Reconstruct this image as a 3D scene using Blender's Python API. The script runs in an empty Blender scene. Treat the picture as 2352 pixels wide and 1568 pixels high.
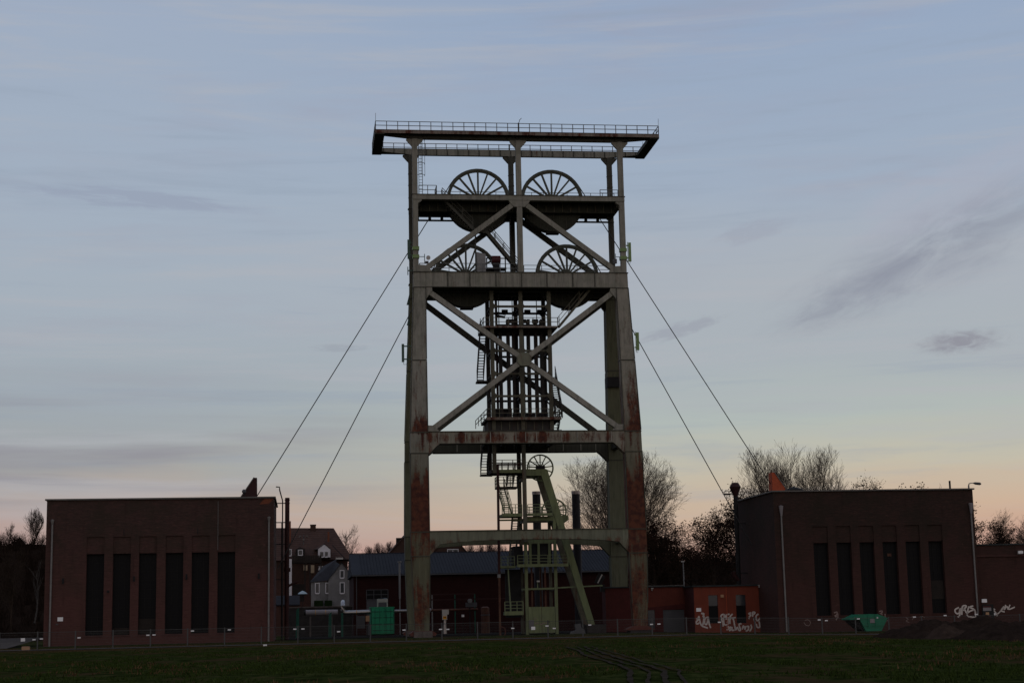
import bpy, math, random
from mathutils import Vector, Matrix, noise as mnoise

SC = bpy.context.scene
COL = SC.collection
random.seed(7)
PI = math.pi

# ------------------------------------------------------------------ camera
PITCH, ROLL, FPX = math.radians(9.65), 0.0215, 3700.0
cam_d = bpy.data.cameras.new('camera')
cam = bpy.data.objects.new('camera', cam_d)
COL.objects.link(cam)
cam_d.sensor_width = 36.0
cam_d.lens = FPX / 2352.0 * 36.0
cam_d.clip_start, cam_d.clip_end = 0.5, 6000.0
_f = Vector((0, math.cos(PITCH), math.sin(PITCH)))
_u0 = Vector((0, -math.sin(PITCH), math.cos(PITCH)))
_r0 = Vector((1, 0, 0))
_R = _r0 * math.cos(ROLL) - _u0 * math.sin(ROLL)
_U = _r0 * math.sin(ROLL) + _u0 * math.cos(ROLL)
cam.matrix_world = Matrix(((_R.x, _U.x, -_f.x, 0), (_R.y, _U.y, -_f.y, 0), (_R.z, _U.z, -_f.z, 1.65), (0, 0, 0, 1)))
SC.camera = cam

# ------------------------------------------------------------------ colour management
SC.view_settings.view_transform = 'Standard'
SC.view_settings.look = 'None'
SC.view_settings.gamma = 1.0
SC.view_settings.exposure = 0.0
SC.view_settings.use_curve_mapping = False

def lin(r, g, b):
    def c(v):
        v /= 255.0
        return v / 12.92 if v <= 0.04045 else ((v + 0.055) / 1.055) ** 2.4
    return (c(r), c(g), c(b), 1.0)

# ------------------------------------------------------------------ node helper
class N:
    def __init__(s, tree):
        s.t = tree; s.n = tree.nodes; s.l = tree.links
    def set(s, sock, v):
        if v is None: return
        if isinstance(v, bpy.types.NodeSocket): s.l.new(v, sock)
        else: sock.default_value = v
    def math(s, op, a, b=None, c=None, clamp=False):
        n = s.n.new('ShaderNodeMath'); n.operation = op; n.use_clamp = clamp
        s.set(n.inputs[0], a); s.set(n.inputs[1], b); s.set(n.inputs[2], c)
        return n.outputs[0]
    def sep(s, v):
        n = s.n.new('ShaderNodeSeparateXYZ'); s.set(n.inputs[0], v); return n.outputs
    def comb(s, x, y, z):
        n = s.n.new('ShaderNodeCombineXYZ')
        for i, v in enumerate((x, y, z)): s.set(n.inputs[i], v)
        return n.outputs[0]
    def noise(s, vec, scale, detail=4, rough=0.55, dist=0.0):
        n = s.n.new('ShaderNodeTexNoise')
        s.set(n.inputs['Vector'], vec); n.inputs['Scale'].default_value = scale
        n.inputs['Detail'].default_value = detail; n.inputs['Roughness'].default_value = rough
        n.inputs['Distortion'].default_value = dist
        return n.outputs[0]
    def smooth(s, v, a, b):
        n = s.n.new('ShaderNodeMapRange'); n.interpolation_type = 'SMOOTHSTEP'
        s.set(n.inputs[0], v); n.inputs[1].default_value = a; n.inputs[2].default_value = b
        return n.outputs[0]
    def ramp(s, v, stops, mode='LINEAR'):
        n = s.n.new('ShaderNodeValToRGB'); n.color_ramp.interpolation = mode
        s.set(n.inputs[0], v); e = n.color_ramp.elements
        while len(e) < len(stops): e.new(0.5)
        for i, (p, c) in enumerate(stops):
            e[i].position = p; e[i].color = c if len(c) == 4 else (*c, 1)
        return n.outputs[0]
    def mix(s, f, a, b, mode='MIX'):
        n = s.n.new('ShaderNodeMix'); n.data_type = 'RGBA'; n.blend_type = mode
        s.set(n.inputs[0], f); s.set(n.inputs[6], a); s.set(n.inputs[7], b)
        return n.outputs[2]

# ------------------------------------------------------------------ dusk sky
world = bpy.data.worlds.new('World'); SC.world = world; world.use_nodes = True
wt = world.node_tree; wt.nodes.clear(); W = N(wt)
tc = wt.nodes.new('ShaderNodeTexCoord').outputs['Generated']
dx, dy, dz = W.sep(tc)
el = W.math('ARCSINE', dz)
az = W.math('ARCTAN2', dx, dy)
cvec = W.comb(W.math('MULTIPLY', az, 1.0), W.math('MULTIPLY', el, 7.0), 0.0)
n_big = W.noise(cvec, 3.2, 6, 0.55, 0.6)
n_fine = W.noise(cvec, 11.0, 6, 0.6, 0.4)
bandw = W.math('MULTIPLY', W.math('SUBTRACT', n_big, 0.5), 0.045)
elw = W.math('ADD', el, bandw)
D2R = math.radians
emax = D2R(90)
def sky_ramp(st):
    return W.ramp(W.math('DIVIDE', elw, emax, clamp=True), [(D2R(e) / emax, lin(*c)) for e, c in st])
left = sky_ramp([(0.5, (150, 120, 124)), (2.2, (180, 148, 144)), (3.8, (182, 164, 156)), (5.3, (162, 164, 164)), (7.5, (160, 170, 178)),
                 (11, (166, 177, 189)), (15, (163, 177, 194)), (20.5, (160, 174, 195)), (35, (142, 154, 180)), (90, (116, 126, 150))])
right = sky_ramp([(0.5, (164, 130, 130)), (2.0, (194, 156, 142)), (3.2, (202, 176, 154)), (5.0, (192, 188, 172)), (6.6, (176, 186, 183)), (8.5, (169, 178, 185)),
                  (12, (170, 178, 188)), (15, (160, 175, 194)), (20.5, (151, 169, 195)), (35, (138, 152, 180)), (90, (116, 126, 150))])
azf = W.smooth(az, D2R(-16), D2R(5))
front = W.mix(azf, left, right)
back = sky_ramp([(0.5, (176, 162, 158)), (6, (198, 182, 172)), (15, (196, 187, 184)), (35, (172, 172, 182)), (90, (116, 126, 150))])
facing = W.smooth(dy, -0.5, 0.6)
base = W.mix(facing, back, front)
base = W.mix(W.smooth(dx, -0.38, -0.92), base, (0.40, 0.43, 0.50, 1), 'MULTIPLY')
# thin streaky cloud
streak = W.math('MULTIPLY', W.smooth(n_big, 0.45, 0.72), W.smooth(n_fine, 0.30, 0.75))
base = W.mix(W.math('MULTIPLY', streak, 0.42), base, lin(160, 158, 172))
# layered thin stratus over the whole view
lvec = W.comb(W.math('ADD', az, W.math('MULTIPLY', el, 0.5)), W.math('MULTIPLY', el, 13.0), 7.7)
n_l1 = W.noise(lvec, 2.4, 7, 0.62, 0.8); n_l2 = W.noise(lvec, 7.0, 6, 0.65, 0.5)
lay = W.math('ADD', W.math('MULTIPLY', n_l1, 0.65), W.math('MULTIPLY', n_l2, 0.35))
fade = W.smooth(el, D2R(1.5), D2R(5.0))
base = W.mix(W.math('MULTIPLY', W.math('MULTIPLY', W.smooth(lay, 0.48, 0.66), 0.50), fade), base, lin(178, 180, 187))
base = W.mix(W.math('MULTIPLY', W.math('MULTIPLY', W.smooth(lay, 0.47, 0.34), 0.34), fade), base, lin(146, 160, 178))
low = W.math('MULTIPLY', W.smooth(el, D2R(9.5), D2R(5.5)), W.smooth(el, D2R(3.0), D2R(5.0)))
lowl = W.math('MULTIPLY', low, W.smooth(az, D2R(2), D2R(-14)))
n_low = W.noise(W.comb(az, W.math('MULTIPLY', el, 16.0), 3.3), 3.0, 5, 0.55, 0.3)
base = W.mix(W.math('MULTIPLY', W.math('MULTIPLY', lowl, W.smooth(n_low, 0.40, 0.66)), 0.8), base, lin(143, 142, 152))
def cloud(azd, eld, la, lb, tilt, col, k, seed, lo=0.18, hi=0.55):
    global base
    a = W.math('SUBTRACT', az, D2R(azd)); e = W.math('SUBTRACT', el, D2R(eld))
    ct, st_ = math.cos(tilt), math.sin(tilt)
    u = W.math('ADD', W.math('MULTIPLY', a, ct / D2R(la)), W.math('MULTIPLY', e, st_ / D2R(la)))
    v = W.math('SUBTRACT', W.math('MULTIPLY', e, ct / D2R(lb)), W.math('MULTIPLY', a, st_ / D2R(lb)))
    r2 = W.math('ADD', W.math('MULTIPLY', u, u), W.math('MULTIPLY', v, v))
    g = W.math('EXPONENT', W.math('MULTIPLY', r2, -1.0))
    nz = W.noise(W.comb(W.math('MULTIPLY', u, 1.6), W.math('MULTIPLY', v, 1.1), seed), 1.5, 6, 0.62, 0.5)
    m = W.smooth(W.math('MULTIPLY', g, W.math('ADD', W.math('MULTIPLY', nz, 1.6), -0.15)), lo, hi)
    base = W.mix(W.math('MULTIPLY', m, k), base, lin(*col))
cloud(15.6, 12.4, 6.6, 1.5, 0.36, (132, 138, 155), 0.8, 1.0, 0.12, 1.0)
cloud(12.0, 10.6, 3.2, 0.8, 0.30, (138, 143, 158), 0.55, 5.0, 0.12, 0.9)
cloud(15.8, 8.95, 1.5, 0.42, 0.0, (136, 137, 150), 0.8, 9.0, 0.10, 0.75)
cloud(19.5, 9.0, 1.3, 0.25, 0.05, (140, 140, 152), 0.6, 12.0)
cloud(6.1, 9.9, 1.7, 0.30, 0.24, (148, 152, 166), 0.5, 15.0)
cloud(8.8, 13.2, 1.5, 0.4, 0.2, (152, 156, 172), 0.35, 19.0)
cloud(-13.5, 14.6, 4.6, 0.4, -0.05, (146, 155, 176), 0.55, 22.0)
cloud(-6.2, 9.5, 1.2, 0.16, 0.0, (146, 152, 164), 0.4, 25.0)
cloud(16.5, 14.2, 5.5, 1.3, 0.35, (172, 175, 190), 0.4, 31.0)
sky_n = wt.nodes.new('ShaderNodeTexSky'); sky_n.sky_type = 'NISHITA'; sky_n.sun_disc = False
sky_n.sun_elevation = math.radians(1.0); sky_n.sun_rotation = math.radians(38)
bg1 = wt.nodes.new('ShaderNodeBackground'); W.set(bg1.inputs[0], base); bg1.inputs[1].default_value = 0.97
bg2 = wt.nodes.new('ShaderNodeBackground'); W.set(bg2.inputs[0], sky_n.outputs[0]); bg2.inputs[1].default_value = 0.006
add = wt.nodes.new('ShaderNodeAddShader'); out = wt.nodes.new('ShaderNodeOutputWorld')
wt.links.new(bg1.outputs[0], add.inputs[0]); wt.links.new(bg2.outputs[0], add.inputs[1]); wt.links.new(add.outputs[0], out.inputs[0])

sun_d = bpy.data.lights.new('sun', 'SUN'); sun_d.energy = 0.05; sun_d.angle = math.radians(12); sun_d.color = (1.0, 0.72, 0.5)
sun = bpy.data.objects.new('sun', sun_d); COL.objects.link(sun)
sun.rotation_euler = Vector((-math.sin(D2R(38)), -math.cos(D2R(38)), -math.tan(D2R(3)))).to_track_quat('-Z', 'Y').to_euler()

# ------------------------------------------------------------------ materials
MATS = {}
def new_mat(name):
    m = bpy.data.materials.new(name); m.use_nodes = True
    m.node_tree.nodes.clear(); n = N(m.node_tree)
    b = n.n.new('ShaderNodeBsdfPrincipled'); o = n.n.new('ShaderNodeOutputMaterial')
    n.l.new(b.outputs[0], o.inputs[0]); MATS[name] = m
    return m, n, b
def bump(n, b, h, dist=0.02, strength=0.5):
    x = n.n.new('ShaderNodeBump'); x.inputs['Strength'].default_value = strength; x.inputs['Distance'].default_value = dist
    n.l.new(h, x.inputs['Height']); n.l.new(x.outputs[0], b.inputs['Normal'])
def ocoord(n): return n.n.new('ShaderNodeTexCoord').outputs['Object']
def gcoord(n): return n.n.new('ShaderNodeNewGeometry').outputs['Position']

def plain(name, c, rough=0.7, var=0.25, scale=1.3, metal=0.0, spec=0.3, dirt=None):
    m, n, b = new_mat(name); v = gcoord(n)
    f = n.noise(v, scale, 5, 0.6); g = n.noise(v, scale * 6, 3, 0.6)
    k = n.math('ADD', n.math('MULTIPLY', f, 0.7), n.math('MULTIPLY', g, 0.3))
    lo = tuple(x * (1 - var) for x in c[:3]); hi = tuple(min(1, x * (1 + var)) for x in c[:3])
    col = n.ramp(k, [(0.3, lo), (0.7, hi)])
    if dirt:
        x, y, z = n.sep(v)
        d = n.noise(n.comb(n.math('MULTIPLY', x, 2.5), n.math('MULTIPLY', y, 2.5), n.math('MULTIPLY', z, 0.4)), 1.0, 5, 0.65)
        col = n.mix(n.math('MULTIPLY', n.smooth(d, 0.5, 0.7), 0.7), col, (*dirt, 1))
    n.set(b.inputs['Base Color'], col)
    b.inputs['Roughness'].default_value = rough; b.inputs['Metallic'].default_value = metal
    b.inputs['Specular IOR Level'].default_value = spec
    bump(n, b, g, 0.01, 0.3)
    return m

GREY = (0.245, 0.232, 0.192); GREEN = (0.165, 0.180, 0.125); RUST = (0.115, 0.036, 0.017); RUSTD = (0.05, 0.014, 0.009)
def steel(name, c_hi, c_lo, z0, z1, bias, rust_amt=1.0):
    """weathered paint: colour drifts from c_lo (at z0) to c_hi (at z1); bias = [(height, rust bias)]"""
    m, n, b = new_mat(name); v = ocoord(n); x, y, z = n.sep(v)
    t = n.smooth(n.math('ADD', z, n.math('MULTIPLY', n.math('SUBTRACT', n.noise(v, 0.35, 3), 0.5), 9.0)), z0, z1)
    base = n.mix(t, (*c_lo, 1), (*c_hi, 1))
    mott = n.noise(v, 1.1, 6, 0.62)
    base = n.mix(n.math('MULTIPLY', n.smooth(mott, 0.42, 0.72), 0.45), base, (0.115, 0.125, 0.085, 1) if c_hi[0] > .15 else (*[q * .9 for q in c_hi], 1))
    str_ = n.noise(n.comb(n.math('MULTIPLY', x, 5), n.math('MULTIPLY', y, 5), n.math('MULTIPLY', z, 0.35)), 1.0, 5, 0.65)
    base = n.mix(n.math('MULTIPLY', n.smooth(str_, 0.5, 0.70), 0.7), base, (0.5, 0.5, 0.5, 1), 'MULTIPLY')
    base = n.mix(n.smooth(str_, 0.46, 0.30), base, (1.25, 1.25, 1.22, 1), 'MULTIPLY')
    H = 46.0
    bi = n.ramp(n.math('DIVIDE', z, H, clamp=True), [(h / H, (q, q, q)) for h, q in bias])
    rn = n.noise(n.comb(n.math('MULTIPLY', x, 1.5), n.math('MULTIPLY', y, 1.5), n.math('MULTIPLY', z, 0.28)), 1.0, 6, 0.6, 0.3)
    rf = n.noise(v, 7.0, 4, 0.7)
    rv = n.math('ADD', n.math('ADD', n.math('MULTIPLY', rn, 0.8), n.math('MULTIPLY', rf, 0.2)), bi)
    rm = n.math('MULTIPLY', n.smooth(rv, 0.98, 1.14), rust_amt)
    rc = n.mix(n.smooth(n.noise(v, 2.2, 5, 0.6), 0.35, 0.65), (*RUSTD, 1), (*RUST, 1))
    n.set(b.inputs['Base Color'], n.mix(rm, base, rc))
    b.inputs['Roughness'].default_value = 0.75; b.inputs['Specular IOR Level'].default_value = 0.25
    bump(n, b, n.math('ADD', mott, rf), 0.02, 0.35)
    return m
LEGBIAS = [(0, .53), (3.5, .58), (6.3, .50), (6.9, .60), (8.7, .61), (9.1, .70), (12.2, .72), (14.2, .5), (15.6, .44), (17.3, .5), (17.6, .62), (19.2, .52), (22.5, .50), (24, .44), (30, .35), (46, .35)]
steel('leg_steel', GREY, (0.105, 0.102, 0.062), 9, 20, LEGBIAS)
steel('leg_steel_rusty', (0.26, 0.24, 0.195), (0.11, 0.10, 0.06), 10, 26, [(a, min(.74, q + 0.05)) for a, q in LEGBIAS])
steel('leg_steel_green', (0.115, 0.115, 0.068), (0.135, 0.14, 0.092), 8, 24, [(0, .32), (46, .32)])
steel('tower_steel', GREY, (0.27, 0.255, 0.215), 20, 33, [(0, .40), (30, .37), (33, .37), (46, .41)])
steel('tower_steel_dark', (0.066, 0.064, 0.050), (0.062, 0.062, 0.044), 10, 30, [(0, .36), (46, .36)])  # for dark joints, and for underside shade put into the steel colour
steel('girder_rust', (0.28, 0.25, 0.20), (0.22, 0.21, 0.16), 10, 22, [(0, .55), (16.55, .50), (16.75, .57), (17.2, .57), (17.45, .48), (46, .5)])
steel('girder_green', (0.185, 0.185, 0.135), (0.165, 0.17, 0.12), 2, 30, [(0, .5), (8.05, .53), (8.35, .44), (46, .4)])
steel('headframe_green', (0.17, 0.195, 0.095), (0.155, 0.18, 0.09), 0, 14, [(0, .34), (46, .34)])
steel('platform_rust', (0.21, 0.17, 0.14), (0.2, 0.16, 0.13), 10, 30, [(0, .52), (46, .52)])
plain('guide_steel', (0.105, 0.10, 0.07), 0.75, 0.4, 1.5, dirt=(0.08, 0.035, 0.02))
plain('casing_dark', (0.040, 0.042, 0.030), 0.8, 0.45, 1.5)  # shade below the pulley decks put into the colour
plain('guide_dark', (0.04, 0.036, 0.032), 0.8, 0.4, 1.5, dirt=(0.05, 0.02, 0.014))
plain('wheel_steel', (0.075, 0.08, 0.06), 0.6, 0.35, 2.0)
plain('rail_steel', (0.12, 0.125, 0.12), 0.6, 0.3, 2.0)
plain('rail_green', (0.16, 0.19, 0.10), 0.6, 0.25, 2.0)
plain('rope_steel', (0.045, 0.045, 0.045), 0.6, 0.1)
plain('black_steel', (0.016, 0.015, 0.015), 0.8, 0.4, 2.0)
plain('frame_black', (0.008, 0.007, 0.007), 0.8, 0.4, 2.0)
plain('rust_pipe', (0.085, 0.035, 0.022), 0.8, 0.5, 1.2, dirt=(0.16, 0.10, 0.06))
plain('dark_red_pipe', (0.035, 0.010, 0.009), 0.7, 0.3, 1.0)
plain('antenna_green', (0.18, 0.27, 0.10), 0.5, 0.12)
plain('antenna_dark', (0.05, 0.09, 0.07), 0.5, 0.15)
plain('white_paint', (0.42, 0.40, 0.37), 0.5, 0.08)
plain('sign_white', (0.85, 0.85, 0.85), 0.45, 0.03)
plain('red_paint', (0.055, 0.010, 0.010), 0.6, 0.4)
plain('concrete', (0.13, 0.11, 0.10), 0.9, 0.35, 1.6, dirt=(0.07, 0.05, 0.04), spec=0.0)
plain('concrete_dark', (0.045, 0.040, 0.038), 0.9, 0.35, 1.6, spec=0.0)
plain('roof_felt', (0.045, 0.05, 0.05), 0.85, 0.3, spec=0.0)
plain('coping_metal', (0.13, 0.12, 0.11), 0.6, 0.25)
plain('orange_render', (0.19, 0.042, 0.022), 0.85, 0.18, 0.6, dirt=(0.13, 0.035, 0.022))
plain('red_render', (0.115, 0.026, 0.016), 0.85, 0.25, 0.6, dirt=(0.05, 0.014, 0.011))
plain('dark_render', (0.07, 0.014, 0.012), 0.85, 0.3, 0.6)
plain('orange_brick', (0.42, 0.085, 0.035), 0.85, 0.2, 1.5)
plain('container_green', (0.015, 0.32, 0.155), 0.45, 0.12, 1.2, dirt=(0.012, 0.17, 0.085))
plain('skip_green', (0.012, 0.16, 0.085), 0.5, 0.2, 1.2)
plain('post_green', (0.01, 0.09, 0.06), 0.5, 0.2, 1.2)
plain('galvanised', (0.20, 0.20, 0.20), 0.5, 0.2, 3.0, metal=0.3)
plain('fence_steel', (0.070, 0.070, 0.068), 0.6, 0.2, 3.0, metal=0.0)
plain('bright_duct', (0.34, 0.32, 0.31), 0.3, 0.1, 3.0, metal=0.85)
plain('cladding_grey', (0.24, 0.22, 0.225), 0.6, 0.1)
plain('zinc_pipe', (0.19, 0.18, 0.17), 0.55, 0.2, 4.0)
plain('chimney_dark', (0.022, 0.020, 0.024), 0.6, 0.3, 1.0)
plain('chimney_cap', (0.42, 0.36, 0.34), 0.4, 0.1, metal=0.4)
plain('roof_sheet', (0.030, 0.033, 0.040), 0.8, 0.15, 0.5, spec=0.08)
plain('wall_render_white', (0.62, 0.60, 0.62), 0.85, 0.06)
plain('wall_render_grey', (0.16, 0.155, 0.155), 0.9, 0.35, 0.35, dirt=(0.10, 0.095, 0.09))
plain('cream_wall', (0.5, 0.38, 0.26), 0.85, 0.1)
plain('slate_dark', (0.018, 0.018, 0.022), 0.8, 0.3)
plain('timber_dark', (0.02, 0.015, 0.012), 0.85, 0.4)
plain('umbrella_cloth', (0.35, 0.45, 0.5), 0.8, 0.1)
plain('yellow_label', (0.65, 0.30, 0.02), 0.6, 0.1)
plain('tan_box', (0.45, 0.27, 0.15), 0.7, 0.1)
plain('box_grey', (0.075, 0.075, 0.08), 0.6, 0.15)
plain('graffiti_white', (0.62, 0.55, 0.50), 0.7, 0.25, 6.0)
plain('graffiti_faint', (0.24, 0.17, 0.15), 0.8, 0.35, 6.0)
plain('soil', (0.026, 0.018, 0.014), 0.95, 0.5, 2.2, dirt=(0.02, 0.014, 0.012), spec=0.0)
plain('rut_mud', (0.040, 0.034, 0.027), 0.95, 0.5, 1.5, spec=0.0)
plain('soil_pale', (0.045, 0.031, 0.024), 0.95, 0.4, 2.2, spec=0.0)
plain('bark', (0.040, 0.029, 0.022), 0.9, 0.35, 3.0, spec=0.0)
plain('bark_pale', (0.105, 0.085, 0.068), 0.9, 0.3, 3.0, spec=0.0)
plain('bark_birch', (0.055, 0.048, 0.042), 0.8, 0.3, 3.0)
plain('bark_hazed', (0.075, 0.048, 0.045), 0.9, 0.3, 1.0, spec=0.0)  # lighter, pinkish bark: distance haze painted into the colour
plain('cones_dark', (0.030, 0.017, 0.012), 0.9, 0.4, 3.0, spec=0.0)
plain('shrub_dark', (0.018, 0.012, 0.009), 0.95, 0.5, 2.0, spec=0.0)
plain('hedge', (0.012, 0.022, 0.008), 0.9, 0.5, 2.0, spec=0.0)
plain('bronze_brick', (0.16, 0.05, 0.025), 0.85, 0.3)
plain('cast_red', (0.10, 0.03, 0.02), 0.8, 0.3)

def brick(name, a, b_, mortar, stain, sc=1.0, pale=0.0):
    m, n, b = new_mat(name); v = ocoord(n); x, y, z = n.sep(v)
    vv = n.comb(n.math('ADD', x, y), z, 0.0)
    t = n.n.new('ShaderNodeTexBrick'); n.l.new(vv, t.inputs['Vector'])
    t.inputs['Scale'].default_value = sc; t.inputs['Brick Width'].default_value = 0.25; t.inputs['Row Height'].default_value = 0.075
    t.inputs['Mortar Size'].default_value = 0.010; t.inputs['Color1'].default_value = (*a, 1); t.inputs['Color2'].default_value = (*b_, 1)
    t.inputs['Mortar'].default_value = (*mortar, 1); t.inputs['Bias'].default_value = 0.1
    c = t.outputs[0]
    n1 = n.noise(vv, 0.35, 6, 0.65, 0.4); n2 = n.noise(vv, 2.2, 5, 0.7)
    lowz = n.smooth(n.math('ADD', z, n.math('MULTIPLY', n1, 8.0)), 14.5, 6.0)
    c = n.mix(n.math('MULTIPLY', n.smooth(n1, 0.42, 0.62), 0.75), c, (*stain, 1))
    c = n.mix(n.math('MULTIPLY', lowz, 0.55), c, (a[0] * 1.5, a[1] * 1.25, a[2] * 1.3, 1))
    patch = n.math('MULTIPLY', n.smooth(n2, 0.60, 0.72), n.smooth(n.noise(vv, 0.22, 3), 0.52, 0.62))
    c = n.mix(n.math('MULTIPLY', patch, 0.6), c, (a[0] * 2.6, a[1] * 2.6, a[2] * 2.6, 1))
    crs = n.noise(n.comb(n.math('MULTIPLY', n.math('ADD', x, y), 1.3), n.math('MULTIPLY', z, 8.0), 0.0), 1.0, 5, 0.75)
    c = n.mix(n.math('MULTIPLY', n.smooth(crs, 0.52, 0.70), 0.38), c, (min(1, a[0] * 1.9), a[1] * 1.8, a[2] * 1.8, 1))
    c = n.mix(n.math('MULTIPLY', n.smooth(crs, 0.48, 0.32), 0.45), c, (a[0] * .4, a[1] * .45, a[2] * .45, 1))
    drip = n.noise(n.comb(n.math('MULTIPLY', n.math('ADD', x, y), 2.0), n.math('MULTIPLY', z, 0.22), 4.0), 1.0, 5, 0.7)
    c = n.mix(n.math('MULTIPLY', n.smooth(drip, 0.54, 0.70), 0.4), c, (a[0] * .45, a[1] * .5, a[2] * .5, 1))
    if pale:
        rows = n.noise(n.comb(n.math('MULTIPLY', x, 3.0), n.math('MULTIPLY', z, 14.0), 0), 1.0, 4, 0.7)
        pm = n.math('MULTIPLY', n.smooth(rows, 0.5, 0.66), n.math('MULTIPLY', n.smooth(x, pale - 0.5, pale + 0.8), n.smooth(z, 5.8, 3.6)))
        c = n.mix(n.math('MULTIPLY', pm, 0.55), c, (0.17, 0.12, 0.11, 1))
    n.set(b.inputs['Base Color'], c)
    b.inputs['Roughness'].default_value = 0.9; b.inputs['Specular IOR Level'].default_value = 0.15
    bump(n, b, t.outputs[1], -0.008, 0.5)
    return m
brick('brick_left', (0.080, 0.038, 0.032), (0.050, 0.027, 0.023), (0.062, 0.046, 0.040), (0.044, 0.032, 0.024), pale=14.2)
brick('brick_right', (0.055, 0.027, 0.022), (0.034, 0.020, 0.016), (0.042, 0.031, 0.026), (0.030, 0.023, 0.017))
brick('brick_hall', (0.026, 0.008, 0.007), (0.020, 0.007, 0.006), (0.024, 0.012, 0.010), (0.022, 0.008, 0.007))
brick('brick_house', (0.075, 0.040, 0.030), (0.060, 0.032, 0.025), (0.05, 0.035, 0.03), (0.05, 0.03, 0.024))

m, n, b = new_mat('dark_glass')
n.set(b.inputs['Base Color'], (0.006, 0.006, 0.007, 1)); b.inputs['Roughness'].default_value = 0.45; b.inputs['Specular IOR Level'].default_value = 0.12
m, n, b = new_mat('window_glass')
n.set(b.inputs['Base Color'], (0.03, 0.035, 0.04, 1)); b.inputs['Roughness'].default_value = 0.12; b.inputs['Specular IOR Level'].default_value = 0.6

m, n, b = new_mat('tiles_brown')      # pantile courses
v = gcoord(n); x, y, z = n.sep(v)
w = n.n.new('ShaderNodeTexWave'); w.bands_direction = 'Z'; w.inputs['Scale'].default_value = 1.1; w.inputs['Distortion'].default_value = 0.6; w.inputs['Detail'].default_value = 2
n.l.new(v, w.inputs['Vector'])
c = n.ramp(n.noise(v, 1.2, 5, 0.65), [(0.3, (0.045, 0.022, 0.016)), (0.7, (0.085, 0.042, 0.030))])
c = n.mix(n.math('MULTIPLY', w.outputs[1], 0.4), c, (0.03, 0.015, 0.012, 1))
n.set(b.inputs['Base Color'], c); b.inputs['Roughness'].default_value = 0.9; bump(n, b, w.outputs[1], 0.05, 0.6)

m, n, b = new_mat('grass_ground')
v = gcoord(n); x, y, z = n.sep(v)
g1 = n.noise(n.comb(n.math('MULTIPLY', x, .6), n.math('MULTIPLY', y, .25), z), 0.35, 6, 0.65); g2 = n.noise(v, 0.9, 6, 0.7); g3 = n.noise(n.comb(x, n.math('MULTIPLY', y, 0.25), z), 1.6, 5, 0.7)
c = n.ramp(n.math('ADD', n.math('MULTIPLY', g2, 0.5), n.math('MULTIPLY', g3, 0.5)), [(0.36, (0.008, 0.010, 0.003)), (0.5, (0.024, 0.034, 0.009)), (0.62, (0.056, 0.062, 0.020))])
brown = n.math('MULTIPLY', n.smooth(n.math('ADD', g1, n.math('MULTIPLY', n.math('SUBTRACT', g2, 0.5), 0.5)), 0.49, 0.60), 0.8)
c = n.mix(brown, c, (0.052, 0.034, 0.018, 1))
# worn brown strip of dead grass along the fence and on the far left
fl = n.math('SUBTRACT', n.math('SUBTRACT', y, n.math('MULTIPLY', x, 0.131)), 116.0)
near = n.math('MULTIPLY', n.smooth(n.math('ADD', fl, n.math('MULTIPLY', g2, 6.0)), -6.5, -1.0), n.smooth(fl, 14.0, 2.0))
c = n.mix(n.math('MULTIPLY', near, 0.6), c, (0.055, 0.037, 0.020, 1))
n.set(b.inputs['Base Color'], c); b.inputs['Roughness'].default_value = 1.0; b.inputs['Specular IOR Level'].default_value = 0.0
bump(n, b, g2, 0.3, 0.8)
plain('path_gravel', (0.105, 0.095, 0.088), 0.9, 0.25, 1.5, dirt=(0.045, 0.038, 0.03), spec=0.0)
plain('yard_asphalt', (0.020, 0.019, 0.018), 0.95, 0.4, 0.8, spec=0.0)
plain('blade_green', (0.034, 0.052, 0.012), 0.9, 0.5, 1.2, spec=0.0)
plain('blade_brown', (0.10, 0.062, 0.030), 0.9, 0.4, 1.2, spec=0.0)

# ------------------------------------------------------------------ site frame (everything on the site is squared to the tower)
TH = 0.13; OX, OY = 0.574, 144.444
CT, ST = math.cos(TH), math.sin(TH)
def wp(x, y, z=0.0): return Vector((OX + x * CT - y * ST, OY + x * ST + y * CT, z))
def gz(x, y):                      # ground height, site coordinates
    t = max(0, min(1, (x - 7) / 16.0)); t = t * t * (3 - 2 * t)
    k = max(0, min(1, (30 - y) / 14.0))
    return -0.28 * t * k

ORG = {}
def set_props(o, label=None, cat=None, group=None, kind=None):
    if label: o['label'] = label
    if cat: o['category'] = cat
    if group: o['group'] = group
    if kind: o['kind'] = kind
def thing(name, label, cat, at, group=None, rot=0.0):
    o = bpy.data.objects.new(name, None); COL.objects.link(o)
    o.empty_display_size = 0.3
    o.location = wp(*at); o.rotation_euler = (0, 0, TH + rot)
    set_props(o, label, cat, group); ORG[o.name] = Vector(at)
    return o

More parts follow.
